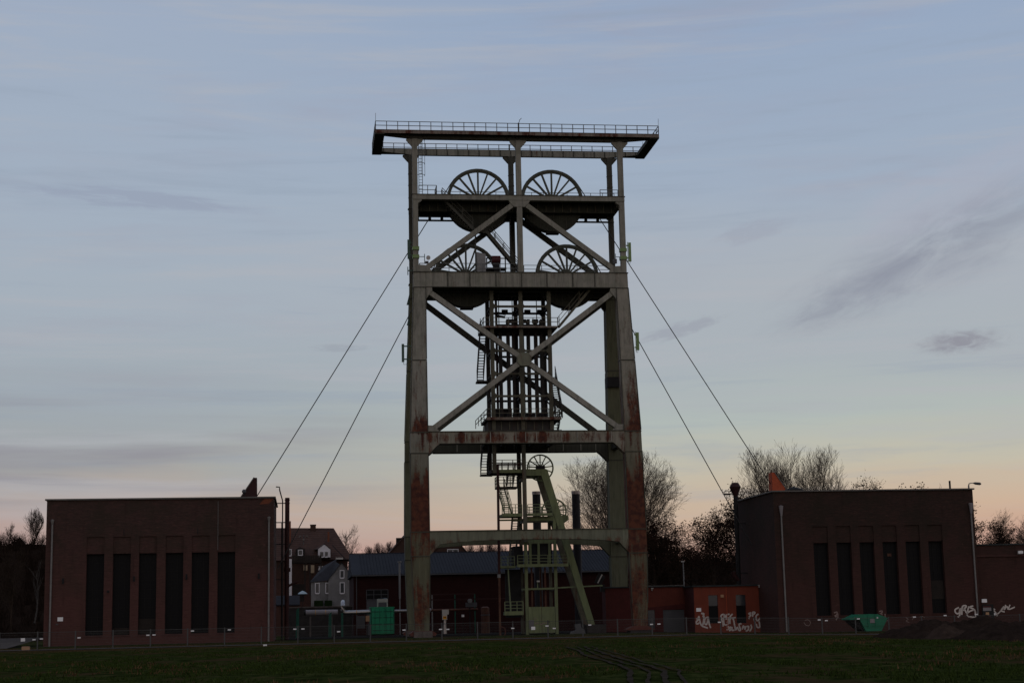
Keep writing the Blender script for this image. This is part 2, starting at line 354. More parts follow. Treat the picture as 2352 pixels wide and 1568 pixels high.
class MB:
    def __init__(s): s.v = []; s.f = []
    def add(s, vs, fs):
        k = len(s.v); s.v += [tuple(p) for p in vs]; s.f += [tuple(i + k for i in f) for f in fs]; return s
    def box(s, x0, x1, y0, y1, z0, z1):
        return s.add([(x0, y0, z0), (x1, y0, z0), (x1, y1, z0), (x0, y1, z0), (x0, y0, z1), (x1, y0, z1), (x1, y1, z1), (x0, y1, z1)],
                     [(0, 3, 2, 1), (4, 5, 6, 7), (0, 1, 5, 4), (1, 2, 6, 5), (2, 3, 7, 6), (3, 0, 4, 7)])
    def beam(s, p, q, w, h, up=(0, 0, 1)):
        p, q, up = Vector(p), Vector(q), Vector(up); d = (q - p).normalized()
        a = d.cross(up)
        if a.length < 1e-4: a = d.cross(Vector((0, 1, 0)))
        a.normalize(); c = a.cross(d).normalized(); a *= w / 2; c *= h / 2
        return s.add([p - a - c, p + a - c, p + a + c, p - a + c, q - a - c, q + a - c, q + a + c, q - a + c],
                     [(0, 1, 2, 3), (7, 6, 5, 4), (0, 4, 5, 1), (1, 5, 6, 2), (2, 6, 7, 3), (3, 7, 4, 0)])
    def prism(s, pts, y0, y1):            # polygon in x-z, swept along y
        n = len(pts)
        return s.add([(x, y0, z) for x, z in pts] + [(x, y1, z) for x, z in pts],
                     [tuple(range(n)), tuple(range(2 * n - 1, n - 1, -1))] + [(i, (i + 1) % n + n * 0, (i + 1) % n + n, i + n)[::-1] for i in range(n)])
    def prismx(s, pts, x0, x1):           # polygon in y-z, swept along x
        n = len(pts)
        return s.add([(x0, y, z) for y, z in pts] + [(x1, y, z) for y, z in pts],
                     [tuple(range(n)), tuple(range(2 * n - 1, n - 1, -1))] + [(i, i + n, (i + 1) % n + n, (i + 1) % n) for i in range(n)])
    def loft(s, rings):
        n = len(rings[0]); vs = [p for r in rings for p in r]; fs = [tuple(range(n))[::-1], tuple(range(n * (len(rings) - 1), n * len(rings)))]
        for k in range(len(rings) - 1):
            for i in range(n):
                j = (i + 1) % n; fs.append((k * n + i, k * n + j, (k + 1) * n + j, (k + 1) * n + i))
        return s.add(vs, fs)
    def tube(s, pts, r, n=8):
        pts = [Vector(p) for p in pts]; rings = []
        rr = r if isinstance(r, (list, tuple)) else [r] * len(pts)
        ref = Vector((0.13, 0.31, 0.94))
        for i, p in enumerate(pts):
            d = (pts[min(i + 1, len(pts) - 1)] - pts[max(i - 1, 0)]).normalized()
            a = d.cross(ref)
            if a.length < 0.1: a = d.cross(Vector((0, 1, 0)))
            a.normalize(); c = d.cross(a)
            rings.append([p + (a * math.cos(t) + c * math.sin(t)) * rr[i] for t in [2 * PI * k / n for k in range(n)]])
        return s.loft(rings)
    def ring(s, c, R, r, y0, y1, n=64, a0=0, a1=2 * PI):
        cx, cy, cz = c; full = abs(a1 - a0 - 2 * PI) < 1e-6; m = n if full else n + 1
        vs = []
        for i in range(m):
            t = a0 + (a1 - a0) * i / n; ct, st_ = math.cos(t), math.sin(t)
            for rad, y in ((R, y0), (R, y1), (r, y1), (r, y0)): vs.append((cx + rad * ct, cy + y, cz + rad * st_))
        fs = []
        for i in range(n):
            j = (i + 1) % m
            for k in range(4): fs.append((i * 4 + k, i * 4 + (k + 1) % 4, j * 4 + (k + 1) % 4, j * 4 + k))
        if not full: fs += [(0, 3, 2, 1), (n * 4, n * 4 + 1, n * 4 + 2, n * 4 + 3)]
        return s.add(vs, fs)
    def mesh(s, name, o=Vector((0, 0, 0)), smooth=False):
        me = bpy.data.meshes.new(name)
        me.from_pydata([(a - o[0], b - o[1], c - o[2]) for a, b, c in s.v], [], s.f)
        if smooth:
            me.shade_smooth(); me.set_sharp_from_angle(angle=0.7)
        me.update(); return me
    def build(s, name, mat, parent=None, smooth=False, at=None, label=None, cat=None, group=None, kind=None):
        po = ORG[parent.name] if parent is not None else Vector((0, 0, 0))
        if parent is not None:
            o_at = Vector(at) if at is not None else po
            me = s.mesh(name, o_at, smooth); o = bpy.data.objects.new(name, me); o.parent = parent; o.location = o_at - po
        else:
            o_at = Vector(at) if at is not None else Vector((0, 0, 0))
            me = s.mesh(name, o_at, smooth); o = bpy.data.objects.new(name, me); o.location = wp(*o_at); o.rotation_euler = (0, 0, TH)
        me.materials.append(MATS[mat]); COL.objects.link(o); ORG[o.name] = o_at
        set_props(o, label, cat, group, kind)
        return o
def piece(me, name, parent, at, rot=(0, 0, 0), scale=None):
    o = bpy.data.objects.new(name, me); COL.objects.link(o); o.parent = parent
    o.location = Vector(at) - ORG[parent.name]; o.rotation_euler = rot; ORG[o.name] = Vector(at)
    if scale: o.scale = scale
    return o
def meshof(mb, name, mat, smooth=False):
    me = mb.mesh(name, Vector((0, 0, 0)), smooth); me.materials.append(MATS[mat]); return me

def railing(parent, pts, h, mat, step=1.0, rails=(1.0, 0.5), r=0.03, name='railing'):
    """posts and rails along pts (floor-level points)"""
    mb = MB(); pts = [Vector(p) for p in pts]
    for a, b in zip(pts, pts[1:]):
        L = (b - a).length; k = max(1, round(L / step))
        for k_ in rails: mb.beam(a + Vector((0, 0, h * k_)), b + Vector((0, 0, h * k_)), 2 * r * .8, 2 * r * .8)
        for i in range(k + 1):
            p = a.lerp(b, i / k); mb.beam(p, p + Vector((0, 0, h)), 2 * r, 2 * r, (0, 1, 0))
    return mb.build(name, mat, parent)

_tread = {}
def stair(parent, p0, p1, width, mat, side, n=None, rail=True, rise=0.22):
    """flight from p0 (bottom, centre) to p1 (top, centre); side = unit vector across the flight"""
    p0, p1, side = Vector(p0), Vector(p1), Vector(side)
    n = n or max(4, round((p1.z - p0.z) / rise)); hw = side * (width / 2)
    mb = MB()
    for s in (-1, 1): mb.beam(p0 + hw * s, p1 + hw * s, 0.05, 0.22)
    st = mb.build('stair', mat, parent)
    key = (round(width, 2), mat, abs(side.x) > .5)
    if key not in _tread:
        t = MB()
        if abs(side.x) > .5: t.box(-width / 2, width / 2, -0.12, 0.12, -0.025, 0.025)
        else: t.box(-0.12, 0.12, -width / 2, width / 2, -0.025, 0.025)
        _tread[key] = meshof(t, 'tread', mat)
    for i in range(n): piece(_tread[key], 'tread', st, p0.lerp(p1, (i + .5) / n))
    if rail:
        mb = MB()
        for s in (-1, 1):
            for h in (0.5, 0.95): mb.beam(p0 + hw * s + Vector((0, 0, h)), p1 + hw * s + Vector((0, 0, h)), 0.05, 0.05)
            k = max(2, round((p1 - p0).length / 1.3))
            for i in range(k + 1):
                q = p0.lerp(p1, i / k) + hw * s; mb.beam(q, q + Vector((0, 0, 0.95)), 0.05, 0.05, (0, 1, 0))
        mb.build('handrail', mat, st)
    return st

# ------------------------------------------------------------------ ground, field, path, yard
def grid_mesh(xs, ys, fz):
    mb = MB(); nx = len(xs)
    for y in ys:
        for x in xs: mb.v.append((x, y, fz(x, y)))
    for j in range(len(ys) - 1):
        for i in range(nx - 1):
            a = j * nx + i; mb.f.append((a, a + 1, a + nx + 1, a + nx))
    return mb
def field_z(x, y):
    k = max(0, min(1, (-29 - y) / 14.0))
    return gz(x, y) + k * 0.045 * mnoise.noise(Vector((x * .12, y * .12, 3))) + k * 0.03 * mnoise.noise(Vector((x * .6, y * .6, 9)))
xs = [-2500, -900, -300, -140] + [-90 + 2.0 * i for i in range(91)] + [140, 300, 900, 2500]
ys = [-400, -170, -148, -130] + [-120 + 2.0 * i for i in range(80)] + [60, 110, 300, 900, 2500, 4500]
gm = grid_mesh(xs, ys, field_z)
gm.build('ground', 'grass_ground', kind='structure')
xs2 = [-70 + 2 * i for i in range(81)]
gm = grid_mesh(xs2, [-28.6, -27.9, -27.0, -26.1, -25.2], lambda x, y: gz(x, y) + 0.03)
gm.build('path', 'path_gravel', kind='structure')
gm = grid_mesh([-21 + 2 * i for i in range(22)], [-1.5 + 2 * i for i in range(14)], lambda x, y: gz(x, y) + 0.024)
gm.build('yard', 'yard_asphalt', kind='structure')
# access road on the far left, sloping up past the brick building
gm = grid_mesh([-75, -65, -58, -52, -46, -41.5], [-16 + 3 * i for i in range(7)], lambda x, y: 0.03 + max(0, (y + 16)) * 0.035)
gm.build('road', 'path_gravel', kind='structure')
# tyre ruts in the grass
RUT = [(-5.0, -60.0), (-5.6, -65.3), (-6.7, -75.0), (-7.7, -84.0), (-9.1, -97.5), (-10.9, -106.0), (-12.6, -113.0)]
def rut_x(y):
    for (xa, ya), (xb, yb) in zip(RUT, RUT[1:]):
        if ya >= y >= yb: return xa + (xb - xa) * (ya - y) / (ya - yb)
    return None
mb = MB()
for off, w in ((-.95, .07), (-.5, .05), (-.1, .075), (.3, .045)):
    pts = []
    for i in range(80):
        y = -60.5 - 51 * i / 79
        pts.append((rut_x(y) + off * (1 + .1 * math.sin(y * .3)) + .12 * mnoise.noise(Vector((off, y * .4, 0))), y, w * (1 + .6 * mnoise.noise(Vector((off * 3, y * .7, 5))))))
    for (x0, y0, w0), (x1, y1, w1) in zip(pts, pts[1:]):
        mb.add([(x0 - w0, y0, field_z(x0, y0) + .05), (x0 + w0, y0, field_z(x0, y0) + .05), (x1 + w1, y1, field_z(x1, y1) + .05), (x1 - w1, y1, field_z(x1, y1) + .05)], [(3, 2, 1, 0)])
mb.build('tyre_track', 'rut_mud', kind='structure')

# wooded rise behind the site
def hillside(name, x0, x1, y0, y1, prof, step=2.5, rough=0.9, mat='shrub_dark'):
    nx = int((x1 - x0) / step); ny = int((y1 - y0) / (step * 1.4))
    g = grid_mesh([x0 + (x1 - x0) * i / nx for i in range(nx + 1)], [y0 + (y1 - y0) * j / ny for j in range(ny + 1)],
                  lambda x, y: prof(x, y) + rough * mnoise.fractal(Vector((x * .16, y * .16, 1.7)), 1.0, 2.0, 5))
    return g.build(name, mat, kind='structure')
def sm(t): t = max(0, min(1, t)); return t * t * (3 - 2 * t)
hillside('hill', -150, -40, 22, 190, lambda x, y: -1.5 + 17.0 * sm((y - 30) / 125.0) * sm((-x - 38) / 16.0), 2.5, 0.8)
hillside('wooded_bank', 12, 150, 62, 150, lambda x, y: -1.5 + 10.6 * sm((y - 62) / 40.0) * sm((x - 12) / 10.0), 2.5, 1.1)
hillside('far_hill', -260, 320, 270, 420, lambda x, y: -2 + 17.5 * sm((y - 270) / 60.0), 5.0, 1.6, 'bark_hazed')

# ------------------------------------------------------------------ the winding tower
T = thing('winding_tower', 'tall grey and rusty steel winding tower standing on four splayed legs between two brick buildings', 'winding tower', (0, 0, 0))
SEC = [(0.55, 8.80, 9.98, 5.02), (2.5, 8.74, 10.10, 4.95), (6.8, 8.66, 10.24, 4.80), (8.9, 8.65, 10.26, 4.70), (15.65, 8.66, 10.20, 4.38), (17.5, 8.66, 10.18, 4.28), (23.9, 8.65, 9.95, 3.72), (30.6, 8.60, 9.70, 3.10), (31.95, 8.60, 9.68, 3.06)]
def sec(z):
    for a, b in zip(SEC, SEC[1:]):
        if z <= b[0]:
            t = (z - a[0]) / (b[0] - a[0]); return [a[i] + (b[i] - a[i]) * t for i in range(1, 4)]
    return list(SEC[-1][1:])
def lym(z): return sec(z)[2]
for sx in (-1, 1):
    for sy in (-1, 1):
        rings = []
        for z, xi, xo, yf in SEC:
            a, b = sorted((xi * sx, xo * sx)); th = 1.05 if z > 3 else 0.85
            c, d = sorted((yf * sy, (yf - th) * sy)); rings.append([(a, c, z), (b, c, z), (b, d, z), (a, d, z)])
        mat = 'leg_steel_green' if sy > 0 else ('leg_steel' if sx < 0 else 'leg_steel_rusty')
        leg = MB().loft(rings).build('leg', mat, T)
        for z in (6.8, 8.87, 15.65, 17.48, 23.9, 30.55):
            xi, xo, yf = sec(z); a, b = sorted(((xi - .03) * sx, (xo + .03) * sx)); c, d = sorted(((yf + .035) * sy, (yf - 1.09) * sy))
            MB().box(a, b, c, d, z - .045, z + .045).build('joint_plate', 'tower_steel_dark', leg)
        for k, (zl, zh) in enumerate(((2.5, 6.7), (8.95, 15.6), (17.6, 23.8), (24.0, 30.5))):     # welded edge strips
            m_ = MB()
            for e in (0, 1):
                p = [sec(zl), sec(zh)]
                m_.beam((p[0][e] * sx, (p[0][2] + .02) * sy, zl), (p[1][e] * sx, (p[1][2] + .02) * sy, zh), .07, .05, (0, 1, 0))
            m_.build('edge_strip', 'tower_steel_dark', leg)
        cx = 9.35 * sx; cy = 4.55 * sy
        if sx < 0: MB().box(cx - .78, cx + .78, cy - .9, cy + .8, -.6, .52).build('footing', 'concrete', T)
        else: MB().box(cx - .95, cx + .95, cy - .9, cy + .8, -.9, .18).build('footing', 'concrete_dark', T)
        MB().prism([(cx - 1.25, .28), (cx - .6, .56), (cx + .6, .56), (cx + 1.25, .28), (cx + 1.2, .22), (cx - 1.2, .22)] if sx > 0 else
                   [(cx - 1.15, .30), (cx - .78, .55), (cx + .78, .55), (cx + 1.15, .30), (cx + 1.05, .12), (cx - 1.05, .12)], cy - .75, cy + .7).build('foot_hinge', 'cast_red', T)

def girder(poly, yf, th, mat, stiff, z0f, z1, name='girder'):
    y0, y1 = (yf, yf + th) if yf < 0 else (yf - th, yf)
    g = MB().prism(poly, y0, y1).build(name, mat, T)
    return g, y0, y1
# girder 1, at the lower pulley deck
for s in (-1, 1):
    yf = 3.08 * s; y0, y1 = sorted((yf, yf - .7 * s))
    g = MB().box(-8.58, 8.58, y0, y1, 30.62, 31.93).build('girder', 'tower_steel', T)
    for x in (-6.63, -4.65, -2.31, 0.0, 2.30, 4.65, 6.66):
        MB().box(x - .05, x + .05, y0 - .05, y1 + .05, 30.66, 31.9).build('stiffener', 'tower_steel_dark', g)
    MB().box(-9.75, 9.75, y0 - .07, y1 + .07, 31.93, 31.99).build('flange', 'tower_steel_dark', g)
    MB().box(-8.58, 8.58, y0 - .07, y1 + .07, 30.56, 30.62).build('flange', 'tower_steel_dark', g)
for x in (-9.0, 9.0, -6.6, -2.7, 2.7, 6.6):
    MB().box(x - .25, x + .25, -2.38, 2.38, 30.7, 31.9).build('cross_girder', 'tower_steel_dark', T)
for y in (-.95, .95):
    MB().box(-8.55, 8.55, y - .15, y + .15, 30.55, 31.85).build('carrier_girder', 'tower_steel_dark', T)
MB().box(-8.55, 8.55, -2.37, 2.37, 31.86, 31.93).build('deck', 'tower_steel_dark', T)
# girder 2
poly2 = [(-8.66, 17.5), (-8.66, 15.5), (-8.0, 16.2), (-7.62, 16.5), (7.62, 16.5), (8.0, 16.2), (8.66, 15.5), (8.66, 17.5)][::-1]
for s in (-1, 1):
    yf = lym(17) * s; y0, y1 = sorted((yf, yf - .75 * s))
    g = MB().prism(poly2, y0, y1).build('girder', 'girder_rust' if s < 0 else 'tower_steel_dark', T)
    for x in (-7.73, -5.41, -3.21, -.98, -.12, .85, 3.05, 4.45, 6.1, 7.5):
        MB().box(x - .04, x + .04, y0 - .04, y1 + .04, 16.55, 17.46).build('stiffener', 'tower_steel', g)
    MB().box(-8.62, 8.62, y0 - .08, y1 + .08, 17.5, 17.56).build('flange', 'tower_steel_dark', g)
    MB().box(-7.6, 7.6, y0 - .08, y1 + .08, 16.44, 16.5).build('flange', 'tower_steel_dark', g)
for x in (-9.2, 9.2):
    MB().box(x - .3, x + .3, -lym(17) + 1.1, lym(17) - 1.1, 16.6, 17.45).build('cross_girder', 'tower_steel_dark', T)
for x in (-3.0, -1.3, 1.3, 3.0):
    MB().box(x - .15, x + .15, -3.5, 3.5, 16.9, 17.4).build('cross_girder', 'tower_steel_dark', T)
MB().box(-3.4, 3.4, -2.4, 2.4, 17.41, 17.47).build('deck', 'tower_steel_dark', T)
# girder 3, arched
arch = [(-8.64, 8.9), (-8.64, 6.88), (-7.8, 7.8), (-6.4, 7.95), (-4.4, 8.07), (0, 8.12), (4.4, 8.07), (6.4, 7.95), (7.8, 7.8), (8.64, 6.88), (8.64, 8.9)][::-1]
for s in (-1, 1):
    yf = lym(8.5) * s; y0, y1 = sorted((yf, yf - .75 * s))
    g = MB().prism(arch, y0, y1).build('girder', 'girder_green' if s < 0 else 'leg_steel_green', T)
    for x in (-7.55, -5.4, -3.4, -1.1, .3, 1.2, 3.1, 5.2, 7.4):
        MB().box(x - .03, x + .03, y0 - .03, y1 + .03, 8.15, 8.86).build('stiffener', 'girder_green', g)
    MB().box(-8.62, 8.62, y0 - .08, y1 + .08, 8.9, 8.96).build('flange', 'tower_steel_dark', g)
for x in (-9.3, 9.3):
    MB().box(x - .3, x + .3, -lym(8) + 1.1, lym(8) - 1.1, 8.0, 8.85).build('cross_girder', 'leg_steel_green', T)

def strut2d(a, b, w, name, mat, yfun, th, sy, parent=None):
    """flat-fronted box member between (x,z) points following the splayed face"""
    (x0, z0), (x1, z1) = a, b; L = math.hypot(x1 - x0, z1 - z0); nx, nz = -(z1 - z0) / L * w / 2, (x1 - x0) / L * w / 2
    vs = []
    for off in (0.0, th):
        for x, z in ((x0 + nx, z0 + nz), (x1 + nx, z1 + nz), (x1 - nx, z1 - nz), (x0 - nx, z0 - nz)):
            vs.append((x, sy * (yfun(z) - off), z))
    fs = [(0, 1, 2, 3), (7, 6, 5, 4), (0, 4, 5, 1), (1, 5, 6, 2), (2, 6, 7, 3), (3, 7, 4, 0)]
    return MB().add(vs, fs).build(name, mat, parent or T)
# lower X bracing with its octagonal node
for s in (-1, 1):
    yf = lambda z: lym(z) - .12
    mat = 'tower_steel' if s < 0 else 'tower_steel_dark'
    for k in (-1, 1):
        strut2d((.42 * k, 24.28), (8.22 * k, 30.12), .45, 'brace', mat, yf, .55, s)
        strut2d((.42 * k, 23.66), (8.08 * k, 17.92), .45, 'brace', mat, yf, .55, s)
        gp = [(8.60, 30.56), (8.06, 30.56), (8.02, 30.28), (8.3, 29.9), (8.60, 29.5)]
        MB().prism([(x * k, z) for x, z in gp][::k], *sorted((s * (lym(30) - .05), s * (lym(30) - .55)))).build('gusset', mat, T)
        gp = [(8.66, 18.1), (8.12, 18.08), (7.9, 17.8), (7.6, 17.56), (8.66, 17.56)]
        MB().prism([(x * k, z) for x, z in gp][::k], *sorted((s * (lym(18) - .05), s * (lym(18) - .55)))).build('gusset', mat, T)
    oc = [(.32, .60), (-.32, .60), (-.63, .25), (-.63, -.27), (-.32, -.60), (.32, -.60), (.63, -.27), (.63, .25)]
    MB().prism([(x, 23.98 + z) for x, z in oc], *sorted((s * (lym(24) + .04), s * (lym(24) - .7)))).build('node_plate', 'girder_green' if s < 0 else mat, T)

MB().box(8.6, 9.9, 2.5, 3.85, 22.35, 23.3).build('leg_collar', 'black_steel', T)
for z in (30.0, 28.1):
    MB().prism([(-9.98, z), (-9.7, z), (-9.7, z + 1.1)], 2.2, 2.4).build('rain_hood', 'antenna_dark', T)
# upper stage: posts, platform, bracing
YU = 2.85
for s in (-1, 1):
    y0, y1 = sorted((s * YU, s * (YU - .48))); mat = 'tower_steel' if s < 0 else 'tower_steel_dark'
    for x in (-9.43, 0.0, 9.43):
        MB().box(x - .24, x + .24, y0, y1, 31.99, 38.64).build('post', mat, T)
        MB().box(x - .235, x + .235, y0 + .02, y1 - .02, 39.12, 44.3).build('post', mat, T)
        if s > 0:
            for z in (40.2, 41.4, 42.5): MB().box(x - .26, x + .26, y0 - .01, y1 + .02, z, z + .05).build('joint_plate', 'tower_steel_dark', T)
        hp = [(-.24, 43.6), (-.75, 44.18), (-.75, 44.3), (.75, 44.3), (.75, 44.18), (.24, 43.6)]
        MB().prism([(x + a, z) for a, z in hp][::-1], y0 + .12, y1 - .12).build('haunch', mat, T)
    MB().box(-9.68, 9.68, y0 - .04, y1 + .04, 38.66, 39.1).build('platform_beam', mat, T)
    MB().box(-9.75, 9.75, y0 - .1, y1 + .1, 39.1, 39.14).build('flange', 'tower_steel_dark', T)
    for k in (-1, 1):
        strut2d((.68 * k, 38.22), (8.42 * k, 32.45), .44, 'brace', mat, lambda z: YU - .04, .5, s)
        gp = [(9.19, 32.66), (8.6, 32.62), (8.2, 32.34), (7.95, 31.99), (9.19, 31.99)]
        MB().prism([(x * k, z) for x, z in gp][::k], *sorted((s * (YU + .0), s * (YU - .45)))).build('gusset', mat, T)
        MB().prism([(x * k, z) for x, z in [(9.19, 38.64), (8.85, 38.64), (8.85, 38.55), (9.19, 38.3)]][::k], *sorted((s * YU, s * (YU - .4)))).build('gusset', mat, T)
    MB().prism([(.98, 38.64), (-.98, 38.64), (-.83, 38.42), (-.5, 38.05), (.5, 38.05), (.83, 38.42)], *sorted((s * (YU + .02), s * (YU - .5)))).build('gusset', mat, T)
MB().box(-9.1, 9.1, -2.4, 2.4, 38.98, 39.06).build('deck', 'tower_steel_dark', T)
for y in (-1.0, 1.0):
    g = MB().box(-9.15, 9.15, y - .12, y + .12, 37.98, 38.96).build('carrier_girder', 'casing_dark', T)
    for i in range(24):
        x = -8.8 + i * .765; MB().box(x - .04, x + .04, y - .2, y + .2, 38.02, 38.94).build('stiffener', 'guide_steel', g)
for x in (-9.2, 9.2): MB().box(x - .2, x + .2, -2.4, 2.4, 38.2, 38.96).build('cross_girder', 'tower_steel_dark', T)
g = MB().box(-9.3, 9.6, 1.9, 2.1, 37.84, 37.97).build('crane_rail', 'tower_steel_dark', T)
for i in range(17):
    x = -8.9 + i * 1.13; MB().box(x - .13, x + .13, 1.88, 2.12, 37.97, 38.2).build('hanger', 'tower_steel_dark', g)

# crane gantry on top
for s in (-1, 1):
    y0, y1 = sorted((s * 2.75, s * 2.4)); mat = 'tower_steel'
    poly = [(-12.2, 44.86), (-12.2, 44.60), (-9.2, 44.3), (9.2, 44.3), (12.2, 44.60), (12.2, 44.86)][::-1]
    g = MB().prism(poly, y0, y1).build('crane_girder', mat if s > 0 else 'tower_steel_dark', T)  # front girder in dark steel: painted shade beneath the walkway
    for i in range(25):
        x = -12.0 + i; z0 = 44.32 + max(0, abs(x) - 9.2) * .1
        MB().box(x - .035, x + .035, y0 - .06, y1 + .06, z0, 44.84).build('stiffener', 'tower_steel_dark', g)
    a, b = sorted((s * 3.42, s * 2.4))
    MB().box(-13.0, 13.0, a, b, 44.86, 44.92).build('walkway', 'tower_steel_dark', T)
    a, b = sorted((s * 3.42, s * 3.34))
    MB().box(-13.0, 13.0, a, b, 44.60, 44.93).build('kick_plate', 'platform_rust' if s < 0 else 'tower_steel_dark', T)
    railing(T, [(-12.97, s * 3.38, 44.92), (12.97, s * 3.38, 44.92)], .78, 'rail_steel', 1.0, (1.0, .5), .032)
    MB().box(-.06, .06, s * 3.38 - .06, s * 3.38 + .06, 44.92, 45.75).build('rail_mast', 'tower_steel_dark', T)
for x in (-1, 1):
    a, b = sorted((x * 12.15, x * 13.02))
    MB().box(a, b, -3.36, 3.36, 44.52, 44.87).build('end_beam', 'tower_steel_dark', T)
    railing(T, [(x * 12.97, -3.38, 44.9), (x * 12.97, 3.38, 44.9)], .78, 'rail_steel', 1.0, (1.0, .5), .032)
for x, y, z in ((-12.97, -3.38, 46.45), (12.97, -3.38, 46.4), (0.1, 3.3, 46.2), (12.9, 3.3, 46.2)):
    MB().tube([(x, y, 45.6), (x + .02, y, z)], .018, 5).build('lightning_rod', 'rail_steel', T)
MB().tube([(.02, -3.38, 45.7), (.12, -3.38, 46.05), (.28, -3.38, 46.2)], .03, 5).build('lightning_rod', 'rail_steel', T)
# caged ladder
mb = MB()
for x in (-9.02, -8.70): mb.beam((x, -2.0, 39.1), (x, -2.0, 44.9), .05, .05, (0, 1, 0))
lad = mb.build('ladder', 'rail_steel', T)
rg = meshof(MB().box(-.16, .16, -.015, .015, -.015, .015), 'rung', 'rail_steel')
for i in range(20): piece(rg, 'rung', lad, (-8.86, -2.0, 39.3 + .28 * i))
mb = MB()
for z in (41.0, 42.1, 43.2, 44.3):
    mb.ring((-8.86, -2.33, z), .36, .33, -.0, .0)
mb = MB()
for z in (41.0, 42.1, 43.2, 44.3):
    ps = [(-8.86 + .36 * math.cos(t), -2.36 + .36 * math.sin(t), z) for t in [PI * .85 + PI * 1.3 * k / 9 for k in range(10)]]
    mb.tube(ps, .025, 5)
for t in (PI * 1.0, PI * 1.5, PI * 2.0):
    x, y = -8.86 + .36 * math.cos(t), -2.36 + .36 * math.sin(t); mb.tube([(x, y, 41.0), (x, y, 44.3)], .02, 5)
mb.build('safety_cage', 'rail_steel', lad)

# railings of the pulley decks
railing(T, [(-9.1, -2.8, 39.14), (-7.5, -2.8, 39.14)], .82, 'rail_steel', .8)
railing(T, [(-7.5, -2.8, 39.14), (-7.5, -1.0, 39.14)], .82, 'rail_steel', .9)
railing(T, [(-7.4, -1.0, 39.14), (9.1, -1.0, 39.14)], .75, 'rail_steel', 1.1, (1.0, .5), .025)
railing(T, [(7.45, -2.8, 39.14), (9.1, -2.8, 39.14)], .6, 'rail_steel', .8)
railing(T, [(-9.1, 2.6, 39.14), (9.1, 2.6, 39.14)], .8, 'rail_steel', 1.5, (1.0,), .02)
railing(T, [(-8.0, -2.6, 31.99), (-.3, -2.6, 31.99)], .85, 'rail_steel', 1.5, (1.0, .5), .028)
railing(T, [(.3, -2.6, 31.99), (8.4, -2.6, 31.99)], .72, 'rail_steel', 1.5, (1.0, .5), .028)
railing(T, [(-9.1, 2.5, 31.99), (9.1, 2.5, 31.99)], .9, 'rail_steel', 1.8, (1.0, .5), .022)
railing(T, [(-9.1, -2.6, 32.66), (-8.3, -2.6, 32.66)], .16, 'rail_steel', .8, (1.0,), .04)

# stair between the two pulley decks, in two flights with a landing
stair(T, (-4.2, -1.9, 36.12), (-6.95, -1.9, 38.95), .7, 'tower_steel_dark', (0, 1, 0), 13)
stair(T, (.1, -1.9, 32.1), (-2.95, -1.9, 35.85), .7, 'tower_steel_dark', (0, 1, 0), 15)
MB().prism([(-4.15, 36.0), (-4.1, 36.2), (-2.9, 36.05), (-2.85, 35.8), (-3.2, 35.72)], -2.3, -1.5).build('landing', 'tower_steel_dark', T)
MB().box(-4.02, -3.9, -1.95, -1.83, 32.0, 36.0).build('landing_post', 'tower_steel_dark', T)

# pulley wheels with casings
def pulley(parent, c, R, nsp, mat, width=.34, name='pulley_wheel', hubr=.5):
    w = MB().ring((0, 0, 0), R, R - .06 * R, -width / 2, width / 2, 72)
    w.ring((0, 0, 0), R - .06 * R, R - .1 * R, -width / 3, width / 3, 72)
    me = meshof(w, name, mat); o = piece(me, name, parent, c)
    hub = MB().tube([(0, -width * .9, 0), (0, width * .9, 0)], hubr, 20)
    piece(meshof(hub, 'hub', mat, True), 'hub', o, c)
    sp = MB()
    for y in (-width * .36, width * .36): sp.beam((0, y, hubr * .8), (0, y * .6, R * .95), (.15 if R > 2 else .085), .07, (0, 1, 0))
    sm_ = meshof(sp, 'spoke', mat)
    for i in range(nsp): piece(sm_, 'spoke', o, c, (0, 2 * PI * i / nsp, 0))
    return o
WHEELS = [(-3.43, 39.4), (3.43, 39.4), (-4.67, 32.32), (4.67, 32.32)]
for k, (x, z) in enumerate(WHEELS):
    pulley(T, (x, 0, z), 2.9, 18, 'wheel_steel')
    for s in (-1, 1): MB().box(x - .75, x + .75, s * .55 - .2, s * .55 + .2, z - .35, z + .12).build('bearing_block', 'black_steel', T)
    # faceted rope-wheel casing that hangs below the deck
    n_ = 22; zc = z; R_ = 3.03; zt = (38.9 if z > 35 else 31.8); a0 = math.asin((zt - z) / R_)
    pts = [(x + R_ * math.cos(t), z + R_ * math.sin(t)) for t in [PI - a0 + (PI + 2 * a0) * i / n_ for i in range(n_ + 1)]]
    cz = MB().prism(pts[::-1], -.5, .5).build('wheel_casing', 'casing_dark', T)
    for i in range(9):
        xx = x - 2.4 + i * .6; zb = z - math.sqrt(R_ * R_ - (xx - x) ** 2); MB().box(xx - .03, xx + .03, -.54, -.5, zb + .05, zt).build('stiffener', 'tower_steel_dark', cz)
    bx = x + (0.0 if z < 35 else (-.02 if x > 0 else 0))
    if not (z > 35 and x < 0): MB().box(bx - .58, bx + .58, -.4, .4, z - R_ - .14, z - R_ + .1).build('drip_tray', 'black_steel', cz)

